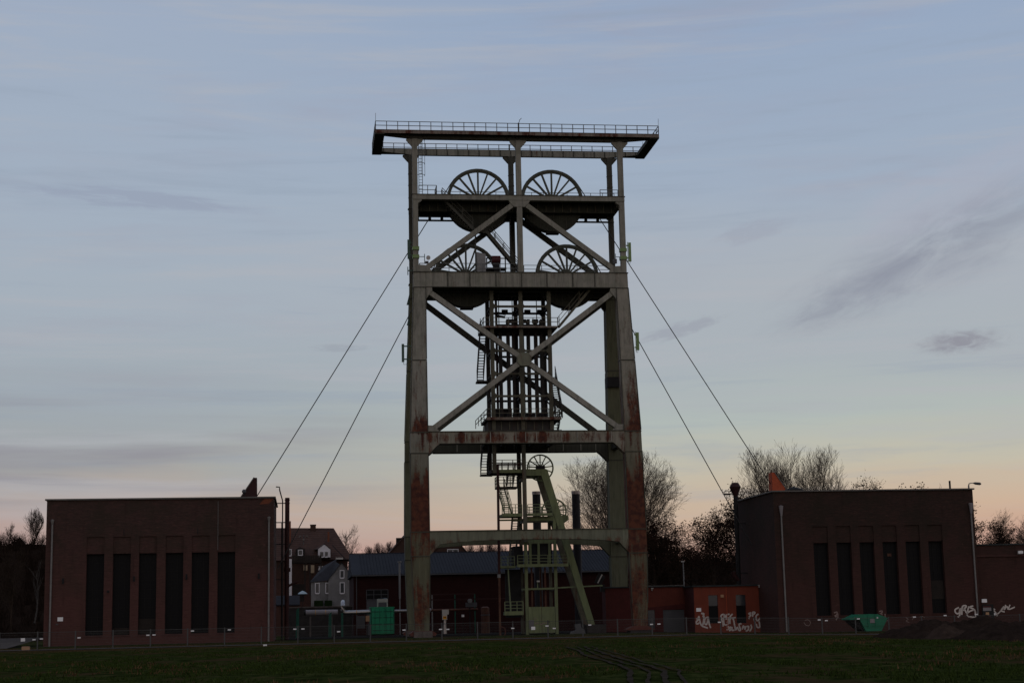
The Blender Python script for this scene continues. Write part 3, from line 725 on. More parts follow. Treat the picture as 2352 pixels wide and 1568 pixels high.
# shaft guide frame hanging inside the tower
G = thing('shaft_guide_frame', 'dark lattice of guide posts with platforms and stairs inside the tall winding tower', 'guide frame', (0, 0, 5.8))
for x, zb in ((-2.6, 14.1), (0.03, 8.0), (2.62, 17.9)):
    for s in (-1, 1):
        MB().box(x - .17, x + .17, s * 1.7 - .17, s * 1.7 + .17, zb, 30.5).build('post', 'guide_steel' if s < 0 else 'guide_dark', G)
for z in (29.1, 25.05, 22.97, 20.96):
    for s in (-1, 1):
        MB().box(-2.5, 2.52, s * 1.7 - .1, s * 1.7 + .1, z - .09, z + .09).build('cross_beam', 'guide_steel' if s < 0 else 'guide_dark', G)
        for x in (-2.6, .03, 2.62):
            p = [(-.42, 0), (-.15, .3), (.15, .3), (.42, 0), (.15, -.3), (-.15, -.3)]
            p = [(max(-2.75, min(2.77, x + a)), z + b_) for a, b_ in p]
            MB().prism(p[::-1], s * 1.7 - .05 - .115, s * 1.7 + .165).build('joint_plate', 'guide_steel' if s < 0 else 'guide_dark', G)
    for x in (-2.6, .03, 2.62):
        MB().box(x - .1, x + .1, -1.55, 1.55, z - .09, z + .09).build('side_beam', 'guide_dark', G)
        MB().beam((x, -1.55, z - .9), (x, 1.55, z + .1), .08, .1).build('diagonal', 'guide_dark', G)
for x in (-1.66, -.94, -.5, .92, 1.6, 2.12):
    for y in (-.25, .3)[:1 if abs(x) < .6 else 2]:
        MB().box(x - .13, x + .13, y - .1, y + .1, 17.6, 28.2 if x > -1 else 27.1).build('guide', 'guide_dark', G)
MB().box(-1.95, -1.75, 1.0, 1.2, 17.6, 30.5).build('pipe', 'dark_red_pipe', G)
for i, (x, z) in enumerate(((-1.3, 29.2), (.8, 29.2), (2.0, 29.2), (-.9, 28.3), (.4, 28.3), (1.5, 28.3))):
    MB().tube([(x, 1.3, z), (x + .55, 1.3, z)], .2, 10).build('rope_clamp', 'black_steel', G)
MB().tube([(-1.9, .9, 28.75), (-1.1, .9, 28.6), (-1.0, .9, 28.9), (-1.8, .9, 29.0)], .12, 8).build('air_pipe', 'black_steel', G)
def deck(x0, x1, y0, y1, z0, z1, mat='platform_rust', par=G, step=1.4):
    MB().box(x0, x1, y0 + .02, y1, z0 + .02, z1 - .01).build('platform', 'guide_dark', par)
    g_ = MB().box(x0, x1, y0 - .03, y0 + .02, z0, z1).build('platform_edge', mat, par)
deck(-3.44, 3.32, -2.3, 2.3, 27.06, 27.22)
railing(G, [(-3.4, 2.25, 27.22), (-3.4, -2.27, 27.22), (3.3, -2.27, 27.22)], .76, 'guide_steel', 1.1)
railing(G, [(-3.4, 2.25, 27.22), (3.3, 2.25, 27.22)], .76, 'guide_dark', 1.1)
MB().box(-1.9, 2.3, .9, 1.4, 27.25, 27.95).build('winch_housing', 'guide_dark', G)
deck(-3.3, 3.42, -2.3, 2.3, 18.76, 19.0)
railing(G, [(-3.8, 2.2, 18.5), (-3.25, -2.27, 19.0), (3.4, -2.27, 19.0), (3.4, 2.2, 19.0)], .75, 'guide_steel', 1.1)
railing(G, [(-3.3, 2.2, 19.0), (3.4, 2.2, 19.0)], .75, 'guide_dark', 1.4)
MB().box(-3.1, 2.8, -1.7, 1.7, 17.8, 18.74).build('machine_housing', 'guide_dark', G)
for i in range(8): MB().box(-2.7 + i * .74, -2.62 + i * .74, -1.75, -1.7, 17.82, 18.7).build('housing_rib', 'guide_steel', G)
for i in range(9): MB().box(-2.5 + i * .58, -2.25 + i * .58, -1.2, -.6, 19.05, 19.5).build('guide_shoe', 'black_steel', G)
MB().box(-2.3, -1.0, .2, .8, 19.1, 20.05).build('motor_box', 'black_steel', G)
railing(G, [(-3.2, -2.2, 17.5), (3.4, -2.2, 17.5)], .35, 'guide_dark', .9, (1.0,))
railing(G, [(-2.4, 1.2, 23.1), (2.6, 1.2, 23.1)], .35, 'guide_dark', 1.0, (1.0, .6, .25), .02)
# stairs
stair(G, (3.45, -1.9, 27.2), (6.35, -1.9, 30.6), .7, 'guide_steel', (0, 1, 0), 15)
stair(G, (-3.4, 1.4, 22.75), (-3.3, -1.4, 27.1), .58, 'guide_dark', (1, 0, 0), 19)
MB().box(-3.75, -2.75, .9, 2.1, 22.6, 22.75).build('landing', 'guide_dark', G)
MB().box(-3.66, -2.75, 1.2, 1.3, 22.75, 23.6).build('landing_rail', 'guide_dark', G) if False else None
stair(G, (3.35, -1.5, 19.05), (3.25, 1.5, 23.2), .6, 'guide_dark', (1, 0, 0), 19)
stair(G, (3.3, 1.2, 17.5), (3.3, -.6, 18.9), .5, 'guide_dark', (1, 0, 0), 6)
stair(G, (-3.25, 1.2, 14.25), (-3.15, -1.0, 17.4), .58, 'guide_dark', (1, 0, 0), 13)
MB().box(-3.55, -2.75, .7, 1.8, 14.1, 14.24).build('landing', 'guide_dark', G)

# ------------------------------------------------------------------ small green headframe with its stairs
Hf = thing('small_headframe', 'small olive green headframe with two spoked wheels inside the base of the big tower', 'headframe', (1.3, 0, 0))
for s in (-1, 1):
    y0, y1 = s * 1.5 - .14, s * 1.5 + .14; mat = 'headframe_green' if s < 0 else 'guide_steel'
    MB().box(-.1, .17, y0, y1, -.3, 14.45).build('column', mat, Hf)
    MB().box(2.52, 2.78, y0, y1, -.3, 10.5).build('column', mat, Hf)
    MB().prism([(.17, 13.86), (1.58, 13.86), (1.58, 14.42), (.17, 14.45)][::-1][::-1], y0, y1).build('head_beam', mat, Hf)
    strut = [(1.58, 13.86), (1.58, 14.42), (1.98, 14.44), (2.13, 14.36), (6.03, .66), (5.43, .8)]
    MB().prism(strut[::-1], s * 1.5 - .2, s * 1.5 + .2).build('strut', mat, Hf)
    MB().box(.17, 2.52, y0 + .03, y1 - .03, 9.87, 10.25).build('cross_beam', mat, Hf)
    MB().box(.17, 2.52, y0 + .05, y1 - .05, 3.86, 4.0).build('cross_beam', mat, Hf)
    MB().box(.17, 2.52, y0 + .05, y1 - .05, 7.9, 8.2).build('cross_beam', mat, Hf)
    for x in (.45, 1.19, 2.15): MB().box(x - .1, x + .1, y0 + .06, y1 - .06, 6.06, 7.9).build('frame_upright', mat, Hf)
    for x in (.55, 1.75): MB().box(x - .07, x + .07, y0 + .3, y1 + .2, .2, 5.8).build('guide', 'rust_pipe', Hf)
for x in (.05, 2.65):
    for z in (3.9, 6.0, 9.9, 13.6 if x < 1 else 10.2): MB().box(x - .1, x + .1, -1.36, 1.36, z - .12, z + .12).build('side_beam', 'guide_steel', Hf)
MB().box(1.62, 1.82, -1.3, 1.3, 14.0, 14.3).build('axle_beam', 'guide_steel', Hf)
pulley(Hf, (1.72, -.1, 14.68), 1.21, 13, 'rail_green', .2, 'pulley_wheel', .22)
pulley(Hf, (2.95, .4, 10.8), 1.14, 13, 'rail_green', .2, 'pulley_wheel', .22)
MB().box(1.35, 2.1, -.5, .3, 14.5, 14.85).build('bearing_block', 'black_steel', Hf)
MB().box(2.66, 3.3, .1, .8, 10.6, 10.95).build('bearing_block', 'black_steel', Hf)
MB().box(.3, 2.4, -1.36, -1.3, 6.1, 7.85).build('dark_panel', 'black_steel', Hf)
MB().box(-.95, -.12, -.9, .9, 6.05, 7.7).build('dark_panel', 'black_steel', Hf)
MB().box(-1.6, -.2, .3, .5, 1.5, 5.7).build('dark_panel', 'black_steel', Hf)
# double door at the foot
dr = MB().box(.14, 1.28, -1.74, -1.66, .12, 2.38).build('door', 'headframe_green', Hf)
MB().box(.16, .6, -1.76, -1.74, .5, 1.25).build('patch', 'wall_render_grey', dr)
dr = MB().box(1.32, 2.46, -1.74, -1.66, .12, 2.36).build('door', 'headframe_green', Hf)
MB().box(1.9, 1.96, -1.78, -1.74, 1.0, 1.15).build('handle', 'black_steel', dr)
for k, (x, z, w_) in enumerate(((.85, .95, .3), (1.2, .9, .22), (.72, 1.35, .2), (1.45, .98, .3), (1.75, .93, .2))):
    MB().beam((x - w_ / 2, -1.765, z), (x + w_ / 2, -1.765, z + .04 * (-1) ** k), .03, .06).build('graffiti', 'graffiti_faint', Hf)
# platforms of the stair tower
def green_deck(x0, x1, z0, z1, y0=-1.95, y1=-1.2, rail=.82, mat='headframe_green', rmat='rail_green', par=Hf, rails=(1, .66, .33)):
    MB().box(x0, x1, y0, y1, z0 + .02, z1).build('platform', mat, par)
    MB().box(x0, x1, y0 - .05, y0 - .002, z0, z1 + .04).build('platform_edge', mat, par)
    railing(par, [(x0 + .03, y0, z1), (x1 - .03, y0, z1)], rail, rmat, .62 if x1 - x0 < 2 else .9, rails, .03)
green_deck(-.8, 3.72, 5.82, 6.04, -2.1, -1.66, .8)
MB().box(-2.15, -.8, -.9, .9, 5.80, 6.0).build('platform', 'headframe_green', Hf)
railing(Hf, [(-2.1, -.9, 6.0), (-.9, -.9, 6.0)], .8, 'rail_green', .6, (1, .66, .33))
green_deck(-1.95, -.28, 1.70, 2.0, -1.6, -.6, .86)
green_deck(-2.03, -.2, 10.25, 10.5, -1.7, .9, .82)
green_deck(.2, 2.42, 10.27, 10.48, -2.1, -1.66, .8)
railing(Hf, [(.3, 1.4, 10.5), (2.5, 1.4, 10.5)], .8, 'rail_green', .5, (1, .7, .4, .15), .025)
MB().box(3.35, 4.05, -.7, 1.0, 10.2, 10.38).build('platform', 'headframe_green', Hf)
MB().prism([(3.2, 9.7), (3.2, 10.2), (4.08, 10.2), (4.08, 9.98), (3.6, 9.62)][::-1], -.72, -.62).build('bracket', 'headframe_green', Hf)
railing(Hf, [(3.2, -.7, 10.38), (4.03, -.7, 10.38)], .85, 'rail_green', .4, (1, .66, .33))
MB().box(-2.9, .1, -1.6, 1.4, 14.12, 14.40).build('platform', 'guide_dark', Hf)
MB().box(-2.5, -.1, -1.66, -1.6, 14.12, 14.42).build('platform_edge', 'headframe_green', Hf)
railing(Hf, [(-2.85, -1.6, 14.42), (0, -1.6, 14.42)], .85, 'guide_steel', .95, (1, .66, .33))
railing(Hf, [(-2.85, 1.4, 14.42), (2.2, 1.4, 14.42)], .9, 'guide_steel', .6, (1, .75, .5, .25), .025)
MB().box(-2.3, -.1, -1.45, -1.3, 14.8, 14.95).build('cross_beam', 'dark_red_pipe', Hf)
MB().box(-2.33, -.45, -.7, .7, 12.82, 12.98).build('landing', 'guide_dark', Hf)
railing(Hf, [(-2.3, .7, 12.98), (-2.3, -.7, 12.98), (-.5, -.7, 12.98)], .88, 'guide_steel', .6, (1, .66, .33))
stair(Hf, (-.98, .8, 13.0), (-.9, -.3, 14.2), .56, 'guide_steel', (1, 0, 0), 7)
stair(Hf, (-1.42, -1.2, 10.55), (-1.75, .8, 12.85), .62, 'rail_green', (1, 0, 0), 13)
stair(Hf, (-.88, .8, 6.05), (-.72, -1.2, 10.2), .56, 'guide_steel', (1, 0, 0), 20)
MB().box(-2.2, -.15, -1.1, -1.0, 9.92, 10.06).build('tie_bar', 'headframe_green', Hf)
MB().beam((-.3, -1.0, 3.9), (6.9, -1.0, 4.12), .1, .12).build('tie_bar', 'rail_green', Hf)
MB().beam((-1.35, -1.1, 2.0), (-1.45, -.6, 5.8), .1, .1).build('brace', 'rail_green', Hf)
MB().tube([(1.1, -1.0, 4.0), (1.1, -1.0, 4.5), (1.1, -1.2, 4.62)], .05, 6).build('lamp_post', 'rail_green', Hf)
MB().box(1.0, 1.25, -1.35, -1.1, 4.52, 4.66).build('floodlight', 'white_paint', Hf)
MB().box(5.2, 6.9, -2.2, 2.0, -.6, .74).build('strut_footing', 'concrete_dark', Hf)

o = MB().tube([(-2.4, -1.75, -.3), (-2.38, -1.75, 5.2)], .10, 10).build('rusty_pipe', 'rust_pipe', None, True, (-2.4, -1.75, 0), 'long thin rusty brown pipe rising from the ground beside the green stair tower', 'pipe')
MB().tube([(-2.38, -1.75, 5.2), (-2.32, -1.75, 14.9)], .12, 10).build('upper_pipe', 'dark_red_pipe', o, True)
MB().tube([(-2.35, -1.9, .75), (-2.0, -1.95, .6), (-1.95, -1.95, .2), (-2.1, -1.95, -.1)], .05, 8).build('hose', 'cast_red', o, True)
MB().tube([(-2.4, -1.75, 4.95), (-2.4, -1.75, 5.25)], .16, 10).build('pipe_collar', 'galvanised', o)

# ------------------------------------------------------------------ hoist ropes
def rope(name, side, cx, cz, ex, ez, label):
    """from the winding house over the wheel and down the shaft; side -1 left, 1 right"""
    R = 2.93; c = Vector((cx, cz)); e = Vector((ex, ez)); d = c - e; L = d.length
    ang = math.atan2(d.y, d.x); off = math.asin(R / L) * (1 if side < 0 else -1)
    dr_ = Vector((math.cos(ang + off), math.sin(ang + off))); t = e + dr_ * math.sqrt(L * L - R * R)
    a0 = math.atan2(t.y - c.y, t.x - c.x); a1 = 0.0 if side < 0 else PI
    if side > 0 and a0 < 0: a0 += 2 * PI
    pts = [(e.x, 0, e.y), (t.x, 0, t.y)]
    pts += [(cx + R * math.cos(a0 + (a1 - a0) * i / 16), 0, cz + R * math.sin(a0 + (a1 - a0) * i / 16)) for i in range(1, 17)]
    pts.append((cx - side * R, 0, 18.0))
    return MB().tube(pts, .042, 6).build(name, 'rope_steel', None, True, (cx, 0, cz), label, 'rope', 'hoist ropes running from the tower wheels')
rope('hoist_rope', -1, -3.43, 39.4, -23.75, 11.9, 'upper steel hoist rope running from the tower down to the left brick building roof')
rope('hoist_rope', 1, 3.43, 39.4, 23.65, 11.9, 'upper steel hoist rope running from the tower down to the right brick building roof')
rope('hoist_rope', -1, -4.67, 32.32, -21.6, 6.1, 'lower steel hoist rope running from the tower into the side of the left brick building')
rope('hoist_rope', 1, 4.67, 32.32, 21.1, 7.2, 'lower steel hoist rope running from the tower behind the dark trees at right')

# ------------------------------------------------------------------ antennas and small kit on the tower
def antenna(at, label, mat, off, hgt=1.55, group='mobile radio antennas on the tower'):
    x, y, z = at
    a = thing('radio_antenna', label, 'antenna', at, group)
    MB().box(x + off - .11, x + off + .11, y - .07, y + .07, z - hgt / 2, z + hgt / 2).build('panel', mat, a)
    MB().tube([(x + off * .45, y, z - hgt / 2 - .1), (x + off * .45, y, z + hgt / 2 + .05)], .035, 8).build('mast', mat, a)
    for dz_ in (-.55, .6):
        MB().box(min(x, x + off) , max(x, x + off), y - .05, y + .05, z + dz_ - .05, z + dz_ + .05).build('bracket', mat, a)
    MB().tube([(x + off, y, z - hgt / 2), (x + off * .9, y, z - hgt / 2 - .22), (x + off * .5, y, z - hgt / 2 - .2), (x + off * .3, y, z - hgt / 2 + .1)], .02, 5).build('cable', 'black_steel', a)
    return a
antenna((-9.75, -2.6, 34.1), 'dark green upright antenna panel on the upper left corner of the tower', 'antenna_dark', -.3, 1.75)
antenna((9.75, -2.6, 34.0), 'light green upright antenna panel on the upper right corner of the tower', 'antenna_green', .32, 1.75)
antenna((-10.0, -3.6, 24.55), 'dark antenna panel halfway up the left leg of the tower', 'antenna_dark', -.72, 1.6)
antenna((10.0, -3.6, 25.6), 'green antenna panel halfway up the right leg of the tower', 'antenna_green', .3, 1.6)
a = thing('antenna_rod', 'short dark antenna rod beside the lower pulley deck at the left corner', 'antenna', (-9.75, -2.6, 32.2))
MB().tube([(-10.15, -2.6, 31.75), (-10.15, -2.6, 32.5)], .04, 6).build('rod', 'antenna_dark', a); MB().box(-10.15, -9.7, -2.64, -2.56, 32.1, 32.2).build('bracket', 'antenna_dark', a)
for s, w_ in ((-1, 'left'), (1, 'right')):
    for z, h in ((34.15, 'upper'), (33.4, 'lower')):
        MB().box(s * 9.43 - .3, s * 9.43 + .3, -2.95, -2.3, z - .15, z + .15).build('mounting_clamp', 'antenna_green', None, False, (s * 9.43, -2.6, z),
            f'{h} light green clamp round the {w_} post above the lower pulley deck', 'clamp', 'green clamps on the tower posts')
a = thing('dish_antenna', 'small round white dish on an arm by the left post of the tower', 'dish antenna', (-8.9, -2.7, 33.4))
MB().tube([(-9.15, -2.75, 33.4), (-8.65, -2.75, 33.4)], .03, 6).build('arm', 'antenna_dark', a)
MB().tube([(-8.65, -2.75, 32.75), (-8.65, -2.75, 33.65)], .035, 6).build('mast', 'antenna_dark', a)
MB().tube([(-8.32, -2.85, 33.3), (-8.32, -2.72, 33.3)], .19, 20).build('dish', 'white_paint', a, True)
MB().box(-8.6, -8.3, -2.78, -2.66, 32.8, 33.0).build('radio_unit', 'box_grey', a)
a = thing('radio_unit', 'dark radio unit on an arm by the right post of the tower', 'radio unit', (9.0, -2.7, 33.3))
MB().tube([(9.15, -2.75, 33.5), (8.7, -2.75, 33.5)], .03, 6).build('arm', 'antenna_dark', a)
MB().box(8.45, 8.8, -2.85, -2.65, 32.9, 33.3).build('unit', 'box_grey', a); MB().tube([(8.7, -2.75, 32.85), (8.7, -2.75, 33.8)], .03, 6).build('mast', 'antenna_dark', a)
a = thing('electrical_cabinet', 'tall grey metal cabinet on the lower pulley deck of the tower', 'cabinet', (-3.5, -1.9, 32))
MB().prism([(-3.92, 32.0), (-3.1, 32.0), (-3.1, 33.8), (-3.92, 33.98)], -2.3, -1.7).build('body', 'galvanised', a)
MB().box(-3.86, -3.16, -2.33, -2.3, 32.1, 33.7).build('door', 'galvanised', a)
a = thing('deck_winch', 'dark winch with a red drum on the lower pulley deck of the tower', 'winch', (-2.1, -1.6, 32))
MB().tube([(-2.5, -1.6, 33.4), (-1.7, -1.6, 33.4)], .38, 18).build('drum', 'red_paint', a, True)
MB().box(-2.35, -1.8, -1.9, -1.3, 32.0, 33.1).build('pedestal', 'black_steel', a)
MB().box(-3.0, -1.2, -2.0, -1.2, 32.45, 32.62).build('base_frame', 'black_steel', a)
for x in (-2.95, -1.25): MB().box(x - .05, x + .05, -1.7, -1.6, 32.0, 33.6).build('frame_post', 'black_steel', a)
MB().box(-3.0, -1.2, -1.7, -1.6, 33.5, 33.58).build('frame_bar', 'black_steel', a)

# ------------------------------------------------------------------ brick winding houses
def wall_open(xa, xb, za, zb, holes, yf, dep, name, mat, parent):
    """front wall face at yf with recessed openings (x0,x1,z0,z1,depth)"""
    X = sorted({xa, xb} | {h[0] for h in holes} | {h[1] for h in holes}); Z = sorted({za, zb} | {h[2] for h in holes} | {h[3] for h in holes})
    mb = MB()
    def inside(x, z):
        for h in holes:
            if h[0] < x < h[1] and h[2] < z < h[3]: return h
        return None
    for i in range(len(X) - 1):
        for j in range(len(Z) - 1):
            h = inside((X[i] + X[i + 1]) / 2, (Z[j] + Z[j + 1]) / 2)
            y = yf if h is None else yf + h[4]
            mb.add([(X[i], y, Z[j]), (X[i + 1], y, Z[j]), (X[i + 1], y, Z[j + 1]), (X[i], y, Z[j + 1])], [(0, 1, 2, 3)])
    for x0, x1, z0, z1, d in holes:
        mb.add([(x0, yf, z0), (x1, yf, z0), (x1, yf, z1), (x0, yf, z1), (x0, yf + d, z0), (x1, yf + d, z0), (x1, yf + d, z1), (x0, yf + d, z1)],
               [(0, 4, 5, 1), (1, 5, 6, 2), (2, 6, 7, 3), (3, 7, 4, 0)])
    return mb.build(name, mat, parent)
def winding_house(xa, xb, wins, ww, zs, zt, zp, mat, label, name='winding_house'):
    Wh = thing(name, label, 'building', ((xa + xb) / 2, -7.5, 0)); y0, y1, H = -7.5, 4.2, 11.72
    holes = []
    for w in wins: holes += [(w, w + ww, zs, zt, .42), (w, w + ww, zt, zp, .09)]
    wall_open(xa, xb, -1.0, H, holes, y0, .4, 'wall', mat, Wh)
    MB().add([(xa, y0, -1), (xa, y1, -1), (xa, y1, H), (xa, y0, H)], [(3, 2, 1, 0)]).build('wall', mat, Wh)
    MB().add([(xb, y0, -1), (xb, y1, -1), (xb, y1, H), (xb, y0, H)], [(0, 1, 2, 3)]).build('wall', mat, Wh)
    MB().add([(xa, y1, -1), (xb, y1, -1), (xb, y1, H), (xa, y1, H)], [(3, 2, 1, 0)]).build('wall', mat, Wh)
    MB().box(xa - .14, xb + .14, y0 - .14, y1 + .14, H, H + .12).build('roof', 'coping_metal', Wh)
    MB().box(xa + .4, xb - .4, y0 + .6, y1 - .4, H + .12, H + .16).build('roof_surface', 'roof_felt', Wh)
    for w in wins:
        f = MB(); yy = y0 + .34
        wn = MB().box(w + .002, w + ww - .002, yy + .03, yy + .06, zs + .002, zt - .002).build('window', 'dark_glass', Wh)
        for k in range(4): f.box(w + (ww - .04) * k / 3, w + (ww - .04) * k / 3 + .04, yy + .0, yy + .028, zs, zt)
        nz = 9
        for k in range(nz + 1): f.box(w, w + ww, yy + .005, yy + .028, zs + (zt - zs - .03) * k / nz, zs + (zt - zs - .03) * k / nz + .03)
        f.build('window_frame', 'frame_black', wn)
        MB().box(w - .05, w + ww + .05, y0 - .05, y0 + .4, zs - .09, zs - .002).build('sill', mat, wn)
    return Wh, y0, H
WL, y0, H = winding_house(-40.15, -21.8, [-36.9, -34.79, -32.71, -30.57, -28.47, -26.37], 1.42, .78, 7.33, 8.7, 'brick_left',
    'dark reddish brick building with six tall windows left of the winding tower')
WR, y0, H = winding_house(20.93, 39.0, [24.3, 26.36, 28.42, 30.5, 32.58, 34.65], 1.32, 1.08, 7.28, 8.7, 'brick_right',
    'dark brown brick building with six tall windows and graffiti right of the winding tower')
MB().box(-32.68, -31.32, -7.2, -7.18, .82, 2.05).build('board', 'timber_dark', WL)
MB().box(-34.7, -33.45, -7.2, -7.18, .82, 1.35).build('board', 'timber_dark', WL)
MB().box(31.0, 31.35, -7.2, -7.18, 6.05, 6.3).build('notice', 'rust_pipe', WR)
MB().box(34.7, 35.9, -7.2, -7.18, 2.3, 3.9).build('board', 'timber_dark', WR)
# rope openings on the roofs
for Wh, s, mat in ((WL, -1, 'dark_red_pipe'), (WR, 1, 'orange_brick')):
    x = 22.95 if s > 0 else 23.4
    MB().prism([(s * x, 11.84), (s * (x + .02), 14.02), (s * (x + .28), 14.02), (s * (x + 1.7), 11.84)][::-s], -.55, .55).build('rope_hood', mat, Wh, label='orange brick rope hood with a sloping edge' if s > 0 else 'dark red rope hood with a pale sloping edge')
    MB().beam((s * (x + .26), 0, 14.05), (s * (x + 1.72), 0, 11.86), 1.2, .08).build('hood_capping', 'coping_metal', Wh)
# downpipes with hoppers
for Wh, xs_, zt_ in ((WL, (-39.65, -22.2), 10.3), (WR, (21.53, 38.68), 10.1)):
    for x in xs_:
        p = MB().tube([(x, -7.62, -.2), (x, -7.62, zt_ - .5)], .075, 10).build('downpipe', 'zinc_pipe', Wh, True)
        hh = .32 if Wh is WL else .9
        MB().tube([(x, -7.66, zt_ - .5), (x, -7.68, zt_ - .5 + hh), (x, -7.68, zt_ - .45 + hh)], [.08, .14 if Wh is WL else .2, .05], 10).build('hopper', 'zinc_pipe' if Wh is WL else 'cladding_grey', p, True)
        for z in (2.2, 5, 7.8): MB().box(x - .1, x + .1, -7.66, -7.5, z, z + .05).build('bracket', 'black_steel', p)
MB().tube([(-26.36, -7.53, 7.5), (-26.37, -7.53, 11.5)], .02, 5).build('cable', 'zinc_pipe', WL)
for x, z in ((-38.7, 5.26), (-33.07, 5.33), (-28.87, 5.42), (-23.01, 5.37)):
    w_ = MB().box(x - .07, x + .07, -7.62, -7.5, z - .28, z + .15).build('wall_lamp', 'black_steel', WL)
MB().box(-35.2, -35.04, -7.6, -7.5, 4.2, 4.38).build('vent', 'black_steel', WL)
for x in (-33.95, -28.0): MB().box(x - .03, x + .03, -7.52, -7.5, 8.8, 9.3).build('wall_anchor', 'black_steel', WL)
MB().add([(-23.0, -7.512, 11.2), (-22.6, -7.512, 11.66), (-21.83, -7.512, 11.66), (-22.2, -7.512, 11.25)], [(0, 1, 2, 3)]).build('brick_patch', 'bronze_brick', WL)
o = MB().box(-39.07, -38.64, -7.53, -7.5, 1.99, 2.31).build('wall_sign', 'sign_white', None, False, (-38.85, -7.52, 2.15), 'white rectangular sign on the left brick building near its left downpipe', 'sign')
o = MB().box(-39.2, -39.0, -7.53, -7.5, 1.7, 1.78).build('wall_sign', 'box_grey', None, False, (-39.1, -7.52, 1.74), 'tiny grey plate just below the white sign on the left brick building', 'sign')
# roof items
o = thing('ball_lamp', 'small round lamp on a short mast at the roof edge of the left brick building', 'lamp', (-24.3, -5, 11.84))
MB().tube([(-24.3, -5, 11.84), (-24.3, -5, 12.35)], .04, 6).build('mast', 'black_steel', o)
MB().tube([(-24.36, -5, 12.32), (-24.36, -5, 12.4), (-24.36, -5, 12.55), (-24.36, -5, 12.66)], [.08, .17, .17, .07], 12).build('lamp_head', 'box_grey', o, True)
o = MB().tube([(-21.15, -3, 0), (-21.15, -3, 11.8), (-21.4, -3, 12.7), (-21.42, -3, 12.98), (-21.72, -3, 13.0)], .055, 8).build('vent_pipe', 'black_steel', None, True, (-21.15, -3, 0), 'thin dark pipe with a hooked top on the side of the left brick building', 'pipe')
o = thing('tall_stack', 'tall dark red exhaust pipe standing beside the left brick building', 'pipe', (-20.8, 2, 0))
MB().tube([(-20.83, 2, -.2), (-20.8, 2, 12.42)], .2, 16).build('stack', 'dark_red_pipe', o, True)
for z, r in ((5.9, .3), (12.2, .24), (11.9, .23)): MB().tube([(-20.8, 2, z), (-20.8, 2, z + (.35 if r > .25 else .06))], r, 16).build('flange', 'dark_red_pipe', o, True)
for z in (5.2, 8.3, 10.2, 11.9): MB().box(-21.8, -20.8, 1.95, 2.05, z, z + .08).build('bracket', 'black_steel', o)
MB().tube([(-20.8, 2, 4.6), (-20.2, 2, 4.9), (-19.9, 2, 5.0)], .12, 8).build('branch_pipe', 'dark_red_pipe', o, True)
MB().tube([(-21.25, 1.7, -.2), (-21.25, 1.7, 10.2)], .08, 8).build('side_pipe', 'black_steel', o, True)
o = thing('cowled_stack', 'dark exhaust pipe with a diamond shaped cowl beside the right brick building', 'pipe', (20.1, 1.8, 0))
MB().tube([(20.05, 1.8, -.3), (20.12, 1.8, 12.1)], .2, 16).build('stack', 'black_steel', o, True)
MB().tube([(20.12, 1.8, 12.05), (20.12, 1.8, 12.3), (20.12, 1.8, 12.9), (20.12, 1.8, 13.3)], [.2, .28, .54, .3], 16).build('cowl', 'dark_red_pipe', o, True)
for z in (5.0, 9.5): MB().box(20.1, 20.95, 1.75, 1.85, z, z + .1).build('bracket', 'black_steel', o)
MB().tube([(20.1, 1.8, 4.4), (19.65, 1.8, 4.9), (19.6, 1.8, 5.2)], .22, 10).build('branch_pipe', 'dark_red_pipe', o, True)
o = thing('roof_cowl', 'wide umbrella shaped vent cowl on the roof of the right brick building', 'vent', (24.3, -3.0, 11.88))
MB().tube([(24.2, -3, 11.86), (24.2, -3, 12.2)], .2, 12).build('duct', 'black_steel', o, True)
MB().tube([(24.2, -3, 12.18), (24.2, -3, 12.25), (24.2, -3, 12.45), (24.2, -3, 12.52)], [.85, .8, .22, .05], 18).build('hood', 'black_steel', o, True)
o = MB().box(38.36, 38.46, -4.1, -3.9, 11.85, 12.8).build('roof_post', 'black_steel', None, False, (38.4, -4, 11.84), 'short dark upright post on the roof near the right end of the right brick building', 'post')
o = thing('street_lamp', 'curved arm street lamp rising over the right end of the right brick building', 'street lamp', (39.15, -6.4, 0))
MB().tube([(39.15, -6.4, -.4), (39.15, -6.4, 12.15), (39.2, -6.4, 12.33), (39.4, -6.4, 12.38), (39.7, -6.4, 12.38)], [.09, .07, .05, .04, .04], 8).build('pole', 'galvanised', o, True)
MB().tube([(39.6, -6.4, 12.38), (39.8, -6.4, 12.35), (40.2, -6.4, 12.31), (40.32, -6.4, 12.3)], [.05, .12, .13, .05], 8).build('lamp_head', 'box_grey', o, True)
for x, z, l_ in ((19.25, 6.7, 'pale lamp post standing among the dark trees behind the low red building'),):
    o = thing('street_lamp', l_, 'street lamp', (x, 20, 0))
    MB().tube([(x, 20, -.2), (x, 20, z)], .06, 8).build('pole', 'galvanised', o, True); MB().box(x - .2, x + .1, 19.8, 20.1, z, z + .12).build('lamp_head', 'white_paint', o)
o = thing('street_lamp', 'dark lamp arm sticking out of the trees beside the cowled exhaust pipe', 'street lamp', (24.9, 20, 0))
MB().tube([(24.9, 20, -.2), (24.9, 20, 13.5), (24.4, 20, 13.62)], .05, 8).build('pole', 'black_steel', o, True); MB().box(23.85, 24.5, 19.85, 20.15, 13.5, 13.66).build('lamp_head', 'black_steel', o)

